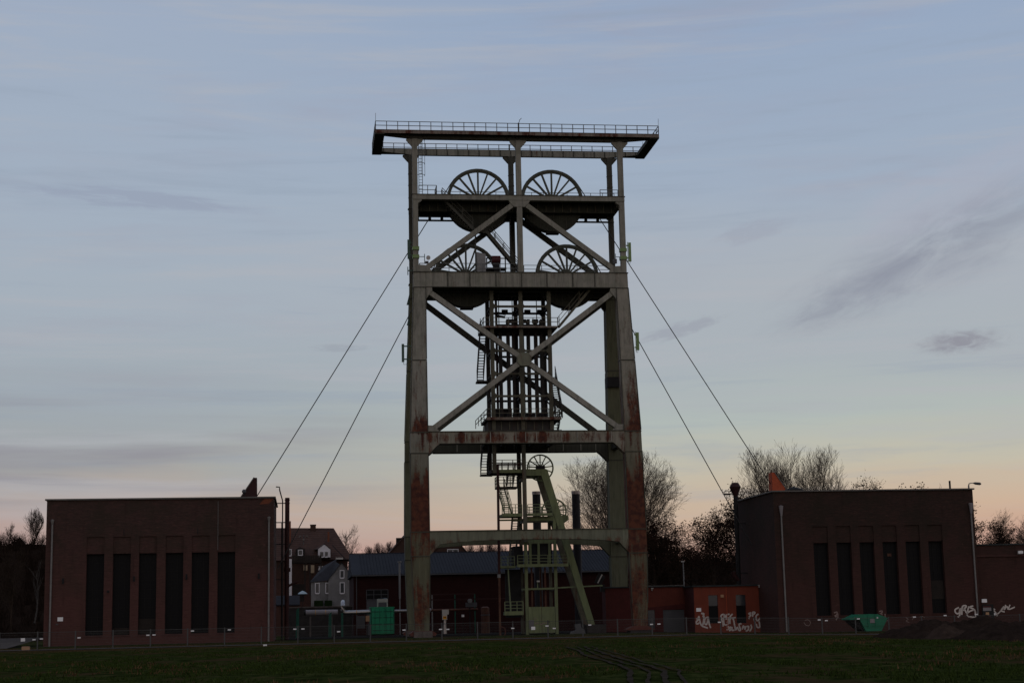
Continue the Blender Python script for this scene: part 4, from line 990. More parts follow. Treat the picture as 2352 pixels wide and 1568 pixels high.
# low brick building at the far right
B = thing('low_brick_building', 'low dark brick building at the right edge behind the lamp post', 'building', (45, -6.9, 0))
MB().box(39.02, 58, -6.9, 3.5, -1, 6.86).build('wall', 'brick_right', B)
MB().box(39.02, 58, -7.0, 3.6, 6.86, 6.98).build('roof', 'roof_felt', B)
MB().box(39.04, 58, -7.0, -6.9, 5.86, 6.0).build('cornice', 'brick_left', B)
o = MB().box(43.0, 43.35, -7.2, -6.9, 6.05, 6.35).build('floodlight', 'white_paint', None, False, (43.2, -7, 6.2), 'small pale floodlight on the cornice of the low brick building at far right', 'floodlight')
MB().box(42.95, 43.4, -7.22, -7.2, 6.1, 6.3).build('lens', 'sign_white', o)
o = thing('display_case', 'dark framed notice case with a red and white poster beside the right downpipe', 'notice board', (39.45, -8, 0))
MB().box(38.95, 39.95, -8.05, -7.9, .35, 1.75).build('case', 'black_steel', o); MB().box(39.02, 39.1, -8.0, -7.9, -.4, .4).build('leg', 'black_steel', o); MB().box(39.8, 39.88, -8.0, -7.9, -.4, .4).build('leg', 'black_steel', o)
MB().box(38.98, 39.72, -8.07, -8.055, 1.2, 1.62).build('poster', 'cladding_grey', o); MB().box(38.98, 39.72, -8.075, -8.072, 1.48, 1.62).build('red_band', 'red_paint', o)
MB().box(39.2, 39.5, -8.07, -8.055, .85, 1.08).build('notice', 'tan_box', o); MB().box(39.15, 39.65, -8.07, -8.055, .3, .8).build('red_panel', 'red_paint', o)
MB().box(39.12, 39.58, -7.62, -7.56, 1.92, 2.22).build('wall_sign', 'sign_white', None, False, (39.35, -7.6, 2.05), 'white sign on the wall just above the dark notice case', 'sign')
MB().box(40.0, 40.28, -7.62, -7.56, .78, 1.0).build('wall_sign', 'sign_white', None, False, (40.15, -7.6, .9), 'small white sign low on the wall to the right of the dark notice case', 'sign')

# ------------------------------------------------------------------ graffiti (sprayed strokes)
def graffiti(parent, strokes, tx, y, mat, w=.09, name='graffiti'):
    for st in strokes:
        mb = MB(); p = [tx(a, b) for a, b in st]
        sp = []
        for i in range(len(p) - 1):                 # round the corners a little
            p0, p1, p2, p3 = p[max(i - 1, 0)], p[i], p[i + 1], p[min(i + 2, len(p) - 1)]
            for k in range(4):
                t = k / 4; sp.append(tuple(.5 * ((2 * p1[j]) + (-p0[j] + p2[j]) * t + (2 * p0[j] - 5 * p1[j] + 4 * p2[j] - p3[j]) * t * t + (-p0[j] + 3 * p1[j] - 3 * p2[j] + p3[j]) * t ** 3) for j in (0, 1)))
        sp.append(p[-1]); hw = w / 2; vs = []; fs = []
        for i, (x, z) in enumerate(sp):
            ax, az_ = sp[max(i - 1, 0)]; bx, bz = sp[min(i + 1, len(sp) - 1)]; L = math.hypot(bx - ax, bz - az_) or 1
            nx, nz = -(bz - az_) / L * hw, (bx - ax) / L * hw; vs += [(x + nx, y, z + nz), (x - nx, y, z - nz)]
            if i: k = 2 * i; fs.append((k - 2, k - 1, k + 1, k))
        mb.add(vs, fs).build(name, mat, parent)

# ------------------------------------------------------------------ low orange-red annex
A = thing('red_annex', 'low flat roofed orange red building covered in white graffiti beside the right brick building', 'building', (17.9, -1.5, -.3))
wall_open(15.0, 20.92, -1.0, 3.82, [(16.3, 17.16, .6, 3.08, .12), (18.8, 19.7, .58, 3.06, .12)], -1.6, .1, 'wall', 'orange_render', A)
MB().add([(15.0, -1.6, -1), (15.0, 2.0, -1), (15.0, 2.0, 3.82), (15.0, -1.6, 3.82)], [(3, 2, 1, 0)]).build('wall', 'dark_render', A)
MB().add([(20.92, -1.6, -1), (20.92, 3.8, -1), (20.92, 3.8, 3.82), (20.92, -1.6, 3.82)], [(0, 1, 2, 3)]).build('wall', 'dark_render', A)
MB().box(14.85, 21.05, -1.75, 3.85, 3.822, 3.95).build('roof', 'roof_felt', A)
for x0, x1, z0, z1 in ((16.3, 17.16, .6, 3.08), (18.8, 19.7, .58, 3.06)):
    w_ = MB().box(x0 + .01, x1 - .01, -1.5, -1.483, z0 + .01, (z0 + z1) / 2 - .03).build('window', 'dark_glass', A)
    MB().box(x0 + .01, x1 - .01, -1.5, -1.483, (z0 + z1) / 2 + .63, z1 - .01).build('pane', 'box_grey', w_) if False else MB().box(x0 + .01, x1 - .01, -1.505, -1.488, z0 + 1.55, z1 - .01).build('pane', 'window_glass', w_)
    MB().box(x0, x1, -1.53, -1.507, z0 + 1.5, z0 + 1.55).build('window_frame', 'black_steel', w_)
    MB().box(x0 + .01, x1 - .01, -1.5, -1.483, z0 + 1.2, z0 + 1.5).build('pane', 'dark_glass', w_)
MB().box(17.42, 17.68, -1.72, -1.6, 2.86, 3.1).build('wall_lamp', 'tan_box', A)
MB().box(15.16, 15.6, -1.63, -1.6, 1.67, 1.98).build('wall_sign', 'sign_white', None, False, (15.4, -1.6, 1.8), 'white sign on the orange red annex above the left graffiti', 'sign')
MB().tube([(17.95, -1.62, -.4), (17.95, -1.62, 3.8)], .03, 6).build('downpipe', 'orange_brick', A)
o = MB().box(20.8, 21.25, -2.0, -1.85, 3.82, 3.9).build('security_camera', 'white_paint', None, False, (20.95, -1.9, 3.9), 'white camera on the right roof corner of the orange red annex', 'camera')
MB().box(20.85, 20.98, -1.98, -1.86, 3.66, 3.82).build('camera_foot', 'white_paint', o)
o = MB().box(11.9, 12.1, 1.8, 1.95, 3.78, 3.88).build('security_camera', 'white_paint', None, False, (12.0, 1.9, 3.9), 'small white camera under the roof edge between the right tower leg and the annex', 'camera')
MB().box(11.95, 12.02, 1.88, 2.0, 3.62, 3.78).build('camera_foot', 'white_paint', o)
o = MB().prism([(21.0, -.3), (21.28, -.3), (21.2, 1.05), (21.0, 1.08)], -2.3, -2.1).build('leaning_board', 'cladding_grey', None, False, (21.1, -2.2, -.3), 'pale board leaning at the right corner of the graffiti covered annex', 'board')
# wing that runs back behind the tower leg
wall_open(7.7, 15.0, -1.0, 3.92, [(12.95, 14.95, -.9, 1.9, .15), (11.55, 12.2, .1, 1.9, .1)], 2.0, .1, 'wall', 'dark_render', A)
MB().add([(10.2, 1.995, 2.0), (15.0, 1.995, 2.4), (15.0, 1.995, 3.9), (10.2, 1.995, 3.9)], [(0, 1, 2, 3)]).build('wall_panel', 'red_render', A)
MB().box(7.6, 14.84, 1.85, 3.75, 3.925, 4.03).build('roof', 'roof_felt', A)
MB().box(10.2, 14.9, 1.8, 1.85, 4.03, 4.06).build('roof_edge', 'galvanised', A)
MB().add([(7.7, 3.7, -1), (7.7, 2.0, -1), (7.7, 2.0, 3.92), (7.7, 3.7, 3.92)], [(0, 1, 2, 3)]).build('wall', 'dark_render', A)
rd = MB().box(12.96, 14.94, 2.1, 2.14, -.5, 1.88).build('roller_door', 'box_grey', A)
for i in range(11): MB().box(12.97, 14.93, 2.085, 2.1, -.3 + i * .2, -.13 + i * .2).build('slat', 'box_grey', rd)
MB().box(11.57, 12.18, 2.06, 2.09, .12, 1.88).build('window', 'window_glass', A)
gx = lambda a, b: (15.0 + (a - 895) * .00551, 3.83 - (b - 265) * .00535)
G1 = [[(920, 790), (950, 775), (955, 800), (920, 830), (925, 870), (975, 850)], [(960, 740), (985, 860), (1010, 900), (1035, 840), (1045, 740), (1020, 700)],
      [(1000, 700), (1045, 705), (1030, 760)], [(1110, 760), (1060, 790), (1055, 860), (1085, 880), (1110, 800), (1115, 755), (1125, 860), (1150, 940)], [(1010, 905), (1060, 925), (1105, 940)],
      [(1375, 720), (1335, 735), (1330, 780), (1375, 780), (1385, 725), (1400, 785)], [(1470, 720), (1420, 735), (1425, 775), (1470, 785)], [(1520, 720), (1480, 760), (1500, 785), (1570, 780)],
      [(1330, 790), (1355, 870), (1355, 920)], [(1370, 800), (1375, 885), (1430, 890), (1440, 850)], [(1470, 880), (1475, 800), (1525, 795), (1550, 940)], [(1400, 800), (1450, 800), (1425, 860)],
      [(1455, 925), (1425, 925), (1450, 960), (1410, 975)], [(1490, 930), (1460, 945), (1490, 970), (1450, 990)], [(1500, 930), (1505, 985), (1540, 980)], [(1555, 925), (1560, 980), (1590, 940), (1610, 990)],
      [(1660, 880), (1620, 895), (1640, 985), (1610, 990)], [(1670, 975), (1690, 915), (1715, 975), (1725, 920)], [(1740, 935), (1775, 925), (1765, 985), (1725, 1005)], [(1815, 900), (1825, 950), (1790, 1010)],
      [(1830, 705), (1790, 720), (1820, 745), (1790, 775)], [(1850, 770), (1855, 700), (1895, 705), (1860, 740)], [(1950, 730), (1910, 760), (1915, 830), (1945, 830), (1975, 790)],
      [(1955, 850), (1960, 940), (1920, 945), (1905, 890)], [(1780, 790), (1800, 800)], [(1870, 800), (1885, 885)]]
graffiti(A, G1, gx, -1.618, 'graffiti_white', .135)
gx2 = lambda a, b: (36.65 + (a - 1490) * .00709, 1.33 - (b - 180) * .0071)
G2 = [[(1545, 150), (1495, 175), (1500, 215), (1540, 220), (1560, 160), (1550, 240), (1520, 265)], [(1575, 240), (1590, 140), (1640, 135), (1600, 190)], [(1610, 150), (1640, 220), (1670, 140)],
      [(1640, 220), (1690, 195), (1740, 180)], [(1730, 135), (1680, 150), (1745, 185), (1750, 270)], [(1640, 235), (1660, 260), (1750, 275)]]
graffiti(WR, G2, gx2, -7.515, 'graffiti_white', .13)
G3 = [[(1990, 165), (2040, 185), (2000, 200), (2045, 215), (2065, 265)], [(2070, 240), (2130, 190), (2160, 150), (2120, 200), (2165, 215)], [(2185, 130), (2160, 190), (2200, 150), (2210, 190)], [(2240, 130), (2220, 185), (2300, 160)]]
graffiti(B, G3, gx2, -6.915, 'graffiti_white', .11)
gx3 = lambda a, b: (25.80 + a * .0071, 1.42 - (b - 200) * .0071)
graffiti(WR, [[(0, 215), (40, 205), (30, 240), (5, 250)], [(10, 260), (45, 265), (20, 300)], [(45, 215), (50, 280)]], gx3, -7.515, 'graffiti_faint', .1)
graffiti(WR, [[(565, 210), (610, 205), (590, 240)], [(575, 230), (610, 250)], [(640, 240), (640, 280)], [(590, 340), (630, 350), (600, 370)], [(660, 320), (668, 325)]], gx3, -7.515, 'graffiti_faint', .1)
graffiti(WR, [[(900, 290), (930, 310), (900, 330), (940, 350)], [(960, 290), (1000, 280), (980, 320)], [(1070, 290), (1110, 280), (1140, 300)]], gx3, -7.515, 'graffiti_faint', .05)
graffiti(WR, [[(-370, 300), (-330, 290), (-300, 320), (-320, 360), (-360, 350), (-380, 320)]], gx3, -7.515, 'graffiti_faint', .05)

# ------------------------------------------------------------------ long hall with a blue-grey sheet roof
Hh = thing('long_hall', 'long low hall with a blue grey sheet roof and dark red walls behind the tower', 'building', (0, 24, 0))
MB().box(-14.3, 14.2, 24.0, 40.0, -1, 6.1).build('wall', 'brick_hall', Hh)
rt = MB()
rt.add([(-14.5, 23.7, 6.1), (14.5, 23.7, 6.1), (14.5, 32, 8.55), (-14.5, 32, 8.55), (14.5, 40.3, 6.1), (-14.5, 40.3, 6.1), (-14.5, 23.7, 6.0), (14.5, 23.7, 6.0), (14.5, 40.3, 6.0), (-14.5, 40.3, 6.0)],
       [(0, 1, 2, 3), (3, 2, 4, 5), (0, 6, 7, 1), (5, 4, 8, 9), (0, 3, 5, 9, 6), (1, 7, 8, 4, 2)])
roof = rt.build('roof', 'roof_sheet', Hh)
rib = meshof(MB().add([(-.03, 23.7 - 24, 6.101 - 6), (.03, 23.7 - 24, 6.101 - 6), (.03, 8, 2.551), (-.03, 8, 2.551), (-.02, -.3, .16), (.02, -.3, .16), (.02, 8, 2.61), (-.02, 8, 2.61)],
       [(4, 5, 6, 7), (0, 1, 5, 4), (0, 4, 7, 3), (1, 2, 6, 5), (3, 7, 6, 2)]), 'roof_rib', 'roof_sheet')
for i in range(84): piece(rib, 'roof_rib', roof, (-13.4 + .33 * i, 24, 6))
MB().box(-14.5, 14.5, 31.9, 32.1, 8.56, 8.62).build('ridge_cap', 'roof_sheet', roof)
MB().box(-14.5, 14.5, 23.6, 23.7, 5.95, 6.08).build('gutter', 'box_grey', Hh)
gt = MB().box(-13.0, -10.8, 23.96, 24.0, -.5, 3.6).build('gate', 'box_grey', Hh)
fr = MB()
for x in (-13.0, -12.25, -11.5, -10.8): fr.box(x - .03, x + .03, 23.9, 23.96, 3.6, 4.56)
for z in (3.6, 4.08, 4.56): fr.box(-13.0, -10.8, 23.9, 23.955, z - .03, z + .03)
fr.build('window_frame', 'box_grey', Hh)
MB().box(-13.0, -10.8, 23.97, 23.99, 3.6, 4.56).build('window', 'dark_glass', Hh)
MB().tube([(-14.0, 23.9, 0), (-14.0, 23.9, 6)], .05, 6).build('downpipe', 'box_grey', Hh)
for x, l_ in ((2.62, 'dark chimney pipe with a pale cap behind the small green headframe'), (6.42, 'taller looking dark chimney pipe with a pale cap to the right of the green strut')):
    o = thing('chimney_pipe', l_, 'chimney', (x, 9, 0), 'chimney pipes behind the headframe')
    MB().tube([(x, 9, -.2), (x, 9, 12.96)], .385, 24).build('pipe', 'chimney_dark', o, True)
    MB().tube([(x, 9, 12.96), (x, 9, 13.26)], .41, 24).build('cap', 'chimney_cap', o, True)
    for z in (4, 7.6): MB().tube([(x, 9, z), (x, 9, z + .06)], .41, 24).build('flange', 'chimney_dark', o, True)
o = thing('flue_pipe', 'slim pale metal flue standing against the long hall left of the tower leg', 'pipe', (-9.65, 23, 0))
MB().tube([(-9.65, 23, 3.6), (-9.65, 23, 7.25)], .11, 10).build('pipe', 'galvanised', o, True); MB().tube([(-9.65, 23, 7.25), (-9.65, 23, 7.38)], .22, 10).build('cap', 'galvanised', o, True)
MB().tube([(-9.65, 23, -.2), (-9.65, 23, 3.6)], .06, 8).build('pipe', 'galvanised', o, True)
# machinery in front of the hall
o = thing('pipe_rack', 'low dark red pipe rack in front of the long hall', 'pipe rack', (-4.5, 20, 0))
for z, x1 in ((3.93, -2.3), (3.4, 1.2)): MB().beam((-6.7, 20, z), (x1, 20, z), .12, .12).build('beam', 'dark_red_pipe', o)
for x in (-6.6, -4.3, -2.3): MB().box(x - .06, x + .06, 19.95, 20.05, -.2, 3.9).build('post', 'galvanised' if x < -6 else 'post_green', o)
MB().tube([(-8.6, 20, 2.35), (-2.0, 20, 2.35)], .13, 10).build('pipe', 'rust_pipe', o, True)
o = MB().box(-3.3, -2.2, 18.8, 19.5, 2.6, 3.05).build('pump_unit', 'box_grey', None, False, (-2.8, 19, 0), 'small grey pump unit on the pipe rack in front of the hall', 'pump')
MB().tube([(-2.9, 18.7, 3.2), (-2.9, 19.2, 3.2)], .22, 12).build('motor', 'galvanised', o, True); MB().box(-2.95, -2.85, 19.1, 19.2, -.2, 2.6).build('stand', 'black_steel', o)
o = MB().tube([(-1.6, 17, -.2), (-1.6, 17, 2.5), (-1.6, 17, 2.6)], [.42, .42, .2], 16).build('storage_drum', 'rust_pipe', None, True, (-1.6, 17, 0), 'dull orange upright drum in the shadow in front of the hall', 'drum')
MB().tube([(-1.6, 17, 1.75), (-1.6, 17, 1.85)], .46, 16).build('hoop', 'box_grey', o, True)
o = MB().box(-4.62, -4.38, 9.9, 10, 1.64, 1.86).build('meter_box', 'sign_white', None, False, (-4.5, 10, 1.75), 'tiny white box on a thin post right of the yellow labelled device', 'box')
MB().box(-4.52, -4.48, 9.93, 9.97, -.2, 1.64).build('post', 'black_steel', o)
o = thing('solar_panel', 'tilted dark panel with a pale edge on the roof of the low wing', 'panel', (7.4, 0, 4.03))
MB().beam((7.05, 2.2, 4.3), (7.5, 2.2, 5.15), .7, .06, (0, 1, 0)).build('panel', 'black_steel', o); MB().beam((7.0, 1.82, 4.4), (7.42, 1.82, 5.15), .06, .1).build('panel_edge', 'white_paint', o); MB().box(7.3, 7.7, 2.1, 2.5, 3.6, 4.3).build('stand', 'black_steel', o)

# ------------------------------------------------------------------ gas plant: container, ducts, cabinets
Cn = thing('green_container', 'bright green steel container with double doors left of the tower leg', 'container', (-11.95, 12, 0))
MB().box(-13.05, -10.83, 12.0, 14.6, .22, 2.66).build('body', 'container_green', Cn)
MB().box(-13.1, -10.78, 11.96, 14.64, 2.66, 2.74).build('roof', 'container_green', Cn)
MB().box(-13.0, -10.9, 12.1, 14.5, -.2, .22).build('skid', 'black_steel', Cn)
for x0, x1 in ((-12.95, -11.97), (-11.91, -10.93)):
    d_ = MB().box(x0, x1, 11.95, 11.998, .32, 2.56).build('door', 'container_green', Cn)
    for z in (.55, 1.15, 1.75, 2.3): MB().box(x0 + .04, x1 - .04, 11.92, 11.949, z - .035, z + .035).build('panel_rib', 'post_green', d_)
    for k in (.3, .75): xb = x0 + (x1 - x0) * k; MB().tube([(xb, 11.9, .3), (xb, 11.9, 2.58)], .02, 6).build('lock_rod', 'post_green', d_)
for x in (-13.03, -10.85): MB().box(x - .04, x + .04, 11.93, 12.02, .22, 2.68).build('corner_post', 'post_green', Cn)
o = thing('white_frame', 'small white frame standing on the roof of the green container', 'frame', (-11.9, 13, 2.74))
for x in (-12.36, -11.44): MB().beam((x, 12.6, 2.74), (x + (.05 if x < -12 else -.05), 12.6, 3.5), .08, .08, (0, 1, 0)).build('leg', 'white_paint', o); MB().beam((x, 13.4, 2.74), (x, 13.4, 3.5), .08, .08, (0, 1, 0)).build('leg', 'white_paint', o)
MB().box(-12.4, -11.4, 12.55, 13.45, 3.18, 3.5).build('tray', 'white_paint', o)
MB().add([(-12.35, 12.6, 3.505), (-11.95, 12.6, 3.58), (-11.45, 12.7, 3.52), (-11.5, 13.3, 3.56), (-12.3, 13.3, 3.52)], [(0, 1, 2, 3, 4)]).build('sheet', 'umbrella_cloth', o)
o = thing('exhaust_duct', 'shiny silver duct bending down and running into the green container', 'duct', (-14.5, 13, 0))
pts = [(-15.55, 14.5, 3.25), (-15.62, 13.9, 3.3), (-15.65, 13.3, 3.1), (-15.65, 13, 2.8), (-15.65, 13, 2.5), (-15.6, 13, 2.35), (-15.45, 13, 2.27), (-15.2, 13, 2.26)]
MB().tube(pts, [.16, .2, .21, .22, .22, .22, .21, .2], 16).build('elbow', 'bright_duct', o, True)
MB().tube([(-15.3, 13, 2.27), (-13.0, 13, 2.3)], .21, 16).build('duct', 'bright_duct', o, True)
for x in (-15.1, -14.45, -13.6): MB().tube([(x, 13, 2.27), (x + .07, 13, 2.27)], .235, 16).build('duct_band', 'bright_duct', o, True)
MB().tube([(-14.45, 13, 2.275), (-14.33, 13, 2.275)], .222, 16).build('yellow_band', 'yellow_label', o, True)
for z in (2.55, 2.9): MB().tube([(-15.65, 13, z), (-15.65, 13.0, z + .06)], .235, 16).build('duct_band', 'bright_duct', o, True)
o = MB().tube([(-10.8, 13, 2.33), (-7.25, 13, 2.31)], .13, 12).build('outlet_duct', 'bright_duct', None, True, (-9, 13, 2.3), 'thin silver duct running from the green container behind the tower leg', 'duct')
MB().tube([(-8.3, 13, 2.33), (-7.3, 13, 2.33)], .21, 14).build('silencer', 'cladding_grey', o, True)
MB().box(-8.35, -8.3, 12.9, 13.1, -.2, 3.4).build('support', 'galvanised', o)
o = MB().tube([(-19.15, 20, 2.36), (-16.0, 20, 2.34)], .29, 18).build('gas_pipe', 'cladding_grey', None, True, (-17.5, 20, 2.3), 'thick pale horizontal pipe with yellow marks behind the silver duct', 'pipe')
for x in (-18.2, -17.2): MB().tube([(x, 20, 2.35), (x + .04, 20, 2.35)], .297, 18).build('yellow_mark', 'yellow_label', o, True)
MB().tube([(-19.35, 20, 2.36), (-19.15, 20, 2.36)], .24, 18).build('pipe_end', 'black_steel', o, True)
for x in (-18.7, -16.6): MB().box(x - .08, x + .08, 19.9, 20.1, -.2, 2.1).build('support', 'concrete', o)
for k, (x, z, l_) in enumerate(((-15.75, 2.25, 'dark green post right under the bend of the silver duct'), (-16.9, 2.4, 'dark green gate post left of the silver duct'), (-19.95, 2.85, 'dark green gate panel at the left end of the pale pipe'))):
    w_ = .1 if k == 0 else .16
    MB().prism([(x - w_, -.2), (x + w_, -.2), (x + w_, z), (x - w_ * (1 if k == 0 else .6), z - (.0 if k == 0 else .25))], 11.9, 12.0 if k == 0 else 12.6).build('green_post' if k == 0 else 'gate_panel', 'post_green', None, False, (x, 12, 0), l_, 'post' if k == 0 else 'gate')
MB().box(-14.42, -13.64, 11.0, 11.5, .78, 1.96).build('control_cabinet', 'box_grey', None, False, (-14.0, 11.2, 0), 'grey control cabinet left of the green container', 'cabinet').scale = (1, 1, 1)
o = MB().box(-13.56, -13.22, 11.0, 11.3, 1.42, 1.94).build('gas_valve_box', 'tan_box', None, False, (-13.4, 11.1, 0), 'small tan box between the grey cabinet and the green container', 'box')
MB().box(-13.48, -13.3, 11.1, 11.2, 1.2, 1.42).build('valve', 'cast_red', o); MB().box(-13.42, -13.36, 11.1, 11.2, -.2, 1.2).build('stand', 'black_steel', o)
o = thing('vent_device', 'white box with an orange label on a silver cone between tower leg and green doors', 'vent device', (-6.8, 3, 0))
MB().box(-7.03, -6.6, 2.8, 3.2, 1.42, 2.33).build('housing', 'white_paint', o); MB().box(-6.6, -6.45, 2.85, 3.15, 1.9, 2.33).build('side_box', 'white_paint', o)
MB().box(-6.97, -6.66, 2.785, 2.798, 1.48, 1.75).build('label_plate', 'yellow_label', o)
MB().box(-6.93, -6.70, 2.78, 2.784, 1.62, 1.7).build('label_text', 'cast_red', o)
MB().tube([(-6.82, 3, .2), (-6.82, 3, .42), (-6.8, 3, 1.42)], [.2, .19, .11], 16).build('cone', 'bright_duct', o, True)
MB().tube([(-6.81, 3, 1.0), (-6.81, 3, 1.04)], .16, 16).build('clamp', 'galvanised', o, True)
o = thing('garden_wall', 'low concrete wall with a pale coping behind the thick pale pipe', 'wall', (-17, 26, 0))
MB().box(-21, -14.4, 26, 26.3, -1, 2.9).build('wall', 'concrete_dark', o); MB().box(-21, -14.4, 25.95, 26.35, 2.9, 3.02).build('coping', 'concrete', o)
o = MB().prism([(3.6, -.1), (4.95, -.1), (4.85, .35), (4.6, .5), (4.55, .85), (4.0, .8), (4.1, .3), (3.65, .15)], -2.9, -2.5).build('plastic_sheet', 'box_grey', None, False, (4.2, -2.7, 0), 'crumpled pale grey sheet lying beside the foot of the green strut', 'sheet')

# ------------------------------------------------------------------ skip
Sk = thing('rubbish_skip', 'dark green steel skip with a folding lid in front of the right brick building', 'skip', (26.4, -13.5, -.25))
mb = MB(); yA, yB = -14.5, -12.6
mb.prism([(25.65, .74), (26.1, -.2), (27.42, -.2), (28.0, .82)][::-1], yA, yB); mb.build('body', 'skip_green', Sk)
MB().prism([(24.73, .80), (25.6, 1.16), (27.15, 1.16), (28.0, .84), (28.0, .78), (24.73, .74)][::-1], yA - .02, yB + .02).build('lid', 'skip_green', Sk)
MB().prism([(24.85, .74), (25.6, .74), (26.05, -.2), (25.95, -.2)], yA + .3, yB).build('end_chute', 'black_steel', Sk)
for x in (26.35, 26.95): MB().box(x - .04, x + .04, yA - .08, yA - .003, .1, 1.15).build('side_rib', 'skip_green', Sk)
MB().box(26.0, 27.6, yA - .05, yA - .003, .22, .28).build('side_rib', 'skip_green', Sk)
MB().box(26.48, 26.86, yA - .05, yA - .03, .45, .78).build('info_plate', 'cladding_grey', Sk); MB().box(27.05, 27.17, yA - .05, yA - .03, .8, .92).build('info_plate', 'sign_white', Sk)

# ------------------------------------------------------------------ soil heaps
def heap(cx, cy, rx, ry, h, seed, label, mat='soil'):
    n_, m_ = 52, 40; mb = MB(); idx = {}
    for i in range(n_ + 1):
        for j in range(m_ + 1):
            u, v_ = -1 + 2 * i / n_, -1 + 2 * j / m_; r = math.hypot(u, v_); x, y = cx + u * rx, cy + v_ * ry
            t = max(0, 1 - r ** 1.7)
            z = gz(x, y) - .06 + h * 1.25 * t * (1 + .6 * mnoise.noise(Vector((x * .8, y * .5, seed)))) + .20 * t ** .3 * mnoise.fractal(Vector((x * 2.2, y * 2.2, seed)), 1.0, 2.0, 4) * (1 if t > 0 else 0)
            mb.v.append((x, y, z))
    for i in range(n_):
        for j in range(m_):
            a = i * (m_ + 1) + j; mb.f.append((a, a + m_ + 1, a + m_ + 2, a + 1))
    return mb.build('soil_heap', mat, None, True, (cx, cy, gz(cx, cy)), label, 'soil heap', 'soil heaps in the grass')
heap(18.0, -49.5, 3.8, 5.0, .78, 2, 'dark low soil heap leftmost of the heaps in front of the right brick building')
heap(19.3, -59.0, 4.6, 5.0, .70, 5, 'broad brown soil heap nearest the camera at the right edge of the grass')
heap(26.6, -36.5, 4.0, 3.4, .85, 8, 'brown soil heap behind the broad nearest one, just in front of the fence')
heap(28.6, -42.5, 3.4, 3.0, .80, 11, 'dark soil heap at the right edge of the view below the notice case')
heap(16.4, -56.0, 1.7, 2.2, .62, 14, 'small paler soil heap between the leftmost and the broad one', 'soil_pale')
heap(23.5, -52.0, 4.5, 3.5, .72, 17, 'brown soil heap cut by the right picture edge between the nearest and farthest heaps')
random.seed(3)
for k, (x, y) in enumerate(((17.2, -66.5), (16.2, -67.0), (19.0, -66.0))):
    s_ = (.16, .08, .1)[k]; mb = MB().tube([(x - s_, y, gz(x, y) + .02), (x - s_ * .5, y, gz(x, y) + .1), (x + s_ * .6, y, gz(x, y) + .09), (x + s_, y, gz(x, y) + .02)], [s_ * .3, s_ * .8, s_ * .7, s_ * .2], 7)
    mb.build('stone', 'soil_pale', None, True, (x, y, gz(x, y)), ('larger pale stone at the foot of the nearest soil heap', 'small pale stone left of the larger stone at the nearest soil heap', 'small pale stone right of the larger stone at the nearest soil heap')[k], 'stone')
MB().box(-22.05, -21.8, -31.3, -31.1, field_z(-22, -31.2), field_z(-22, -31.2) + .1).build('litter', 'sign_white', None, False, (-22, -31.2, 0), 'scrap of white litter in the grass in front of the fence', 'litter')
MB().box(-38.6, -38.1, -26.9, -26.5, 0, .28).build('stone_block', 'tan_box', None, False, (-38.35, -26.7, 0), 'small tan block on the ground behind the left end of the fence', 'stone')

# ------------------------------------------------------------------ wire fence
F = thing('wire_fence', 'long low grey wire mesh fence on thin posts crossing the whole picture', 'fence', (0, -28.3, 0))
SP = 2.513; X0 = -37.33 - SP * 3
pm = meshof(MB().box(-.04, .04, -.03, .03, -.35, 1.30), 'post', 'fence_steel')
mp = MB()
for i in range(49): x = .05 + i * .05; mp.beam((x, 0, .06), (x, 0, 1.22), .0035, .0035, (0, 1, 0))
for z in (.08, .28, .48, .68, .88, 1.08): mp.beam((.04, -.006, z), (SP - .04, -.006, z), .007, .007)
panel = meshof(mp, 'mesh_panel', 'fence_steel')
tr = meshof(MB().box(.04, SP - .04, -.018, .018, 1.22, 1.25), 'top_rail', 'fence_steel')
def fz(x): return gz(x, -28) - .02
for i in range(33):
    x = X0 + i * SP
    piece(pm, 'post', F, (x, -28.3, fz(x)))
    if i < 32:
        sl = math.atan2(fz(x + SP) - fz(x), SP)
        o = piece(panel, 'mesh_panel', F, (x, -28.3, fz(x)), (0, -sl, 0)); o['kind'] = 'stuff'
        piece(tr, 'top_rail', F, (x, -28.3, fz(x)), (0, -sl, 0))
sg = meshof(MB().box(-.11, .11, -.006, .006, -.04, .04), 'sign_plate', 'sign_white')
for x, z in ((-37.56, .74), (-37.07, .78), (-34.57, .80), (-29.96, .87), (-29.54, .88), (-26.95, 1.09), (-24.44, 1.11), (-19.95, 1.06), (-19.39, 1.06), (-12.36, .83), (-9.79, .82), (-9.28, .81),
             (-4.67, .78), (-2.22, .89), (-1.70, .71), (.86, .89), (5.34, .84), (5.88, .85), (-16.92, .82), (10.32, .88), (17.74, .89), (18.27, .83), (20.69, .90), (24.94, .94), (27.29, 1.0), (29.68, 1.03)):
    piece(sg, 'sign_plate', F, (x, -28.35, z))
sg2 = meshof(MB().box(-.14, .14, -.006, .006, -.11, .11), 'notice_plate', 'sign_white')
for x, z in ((-38.29, .75), (-3.21, .75)): piece(sg2, 'notice_plate', F, (x, -28.35, z))

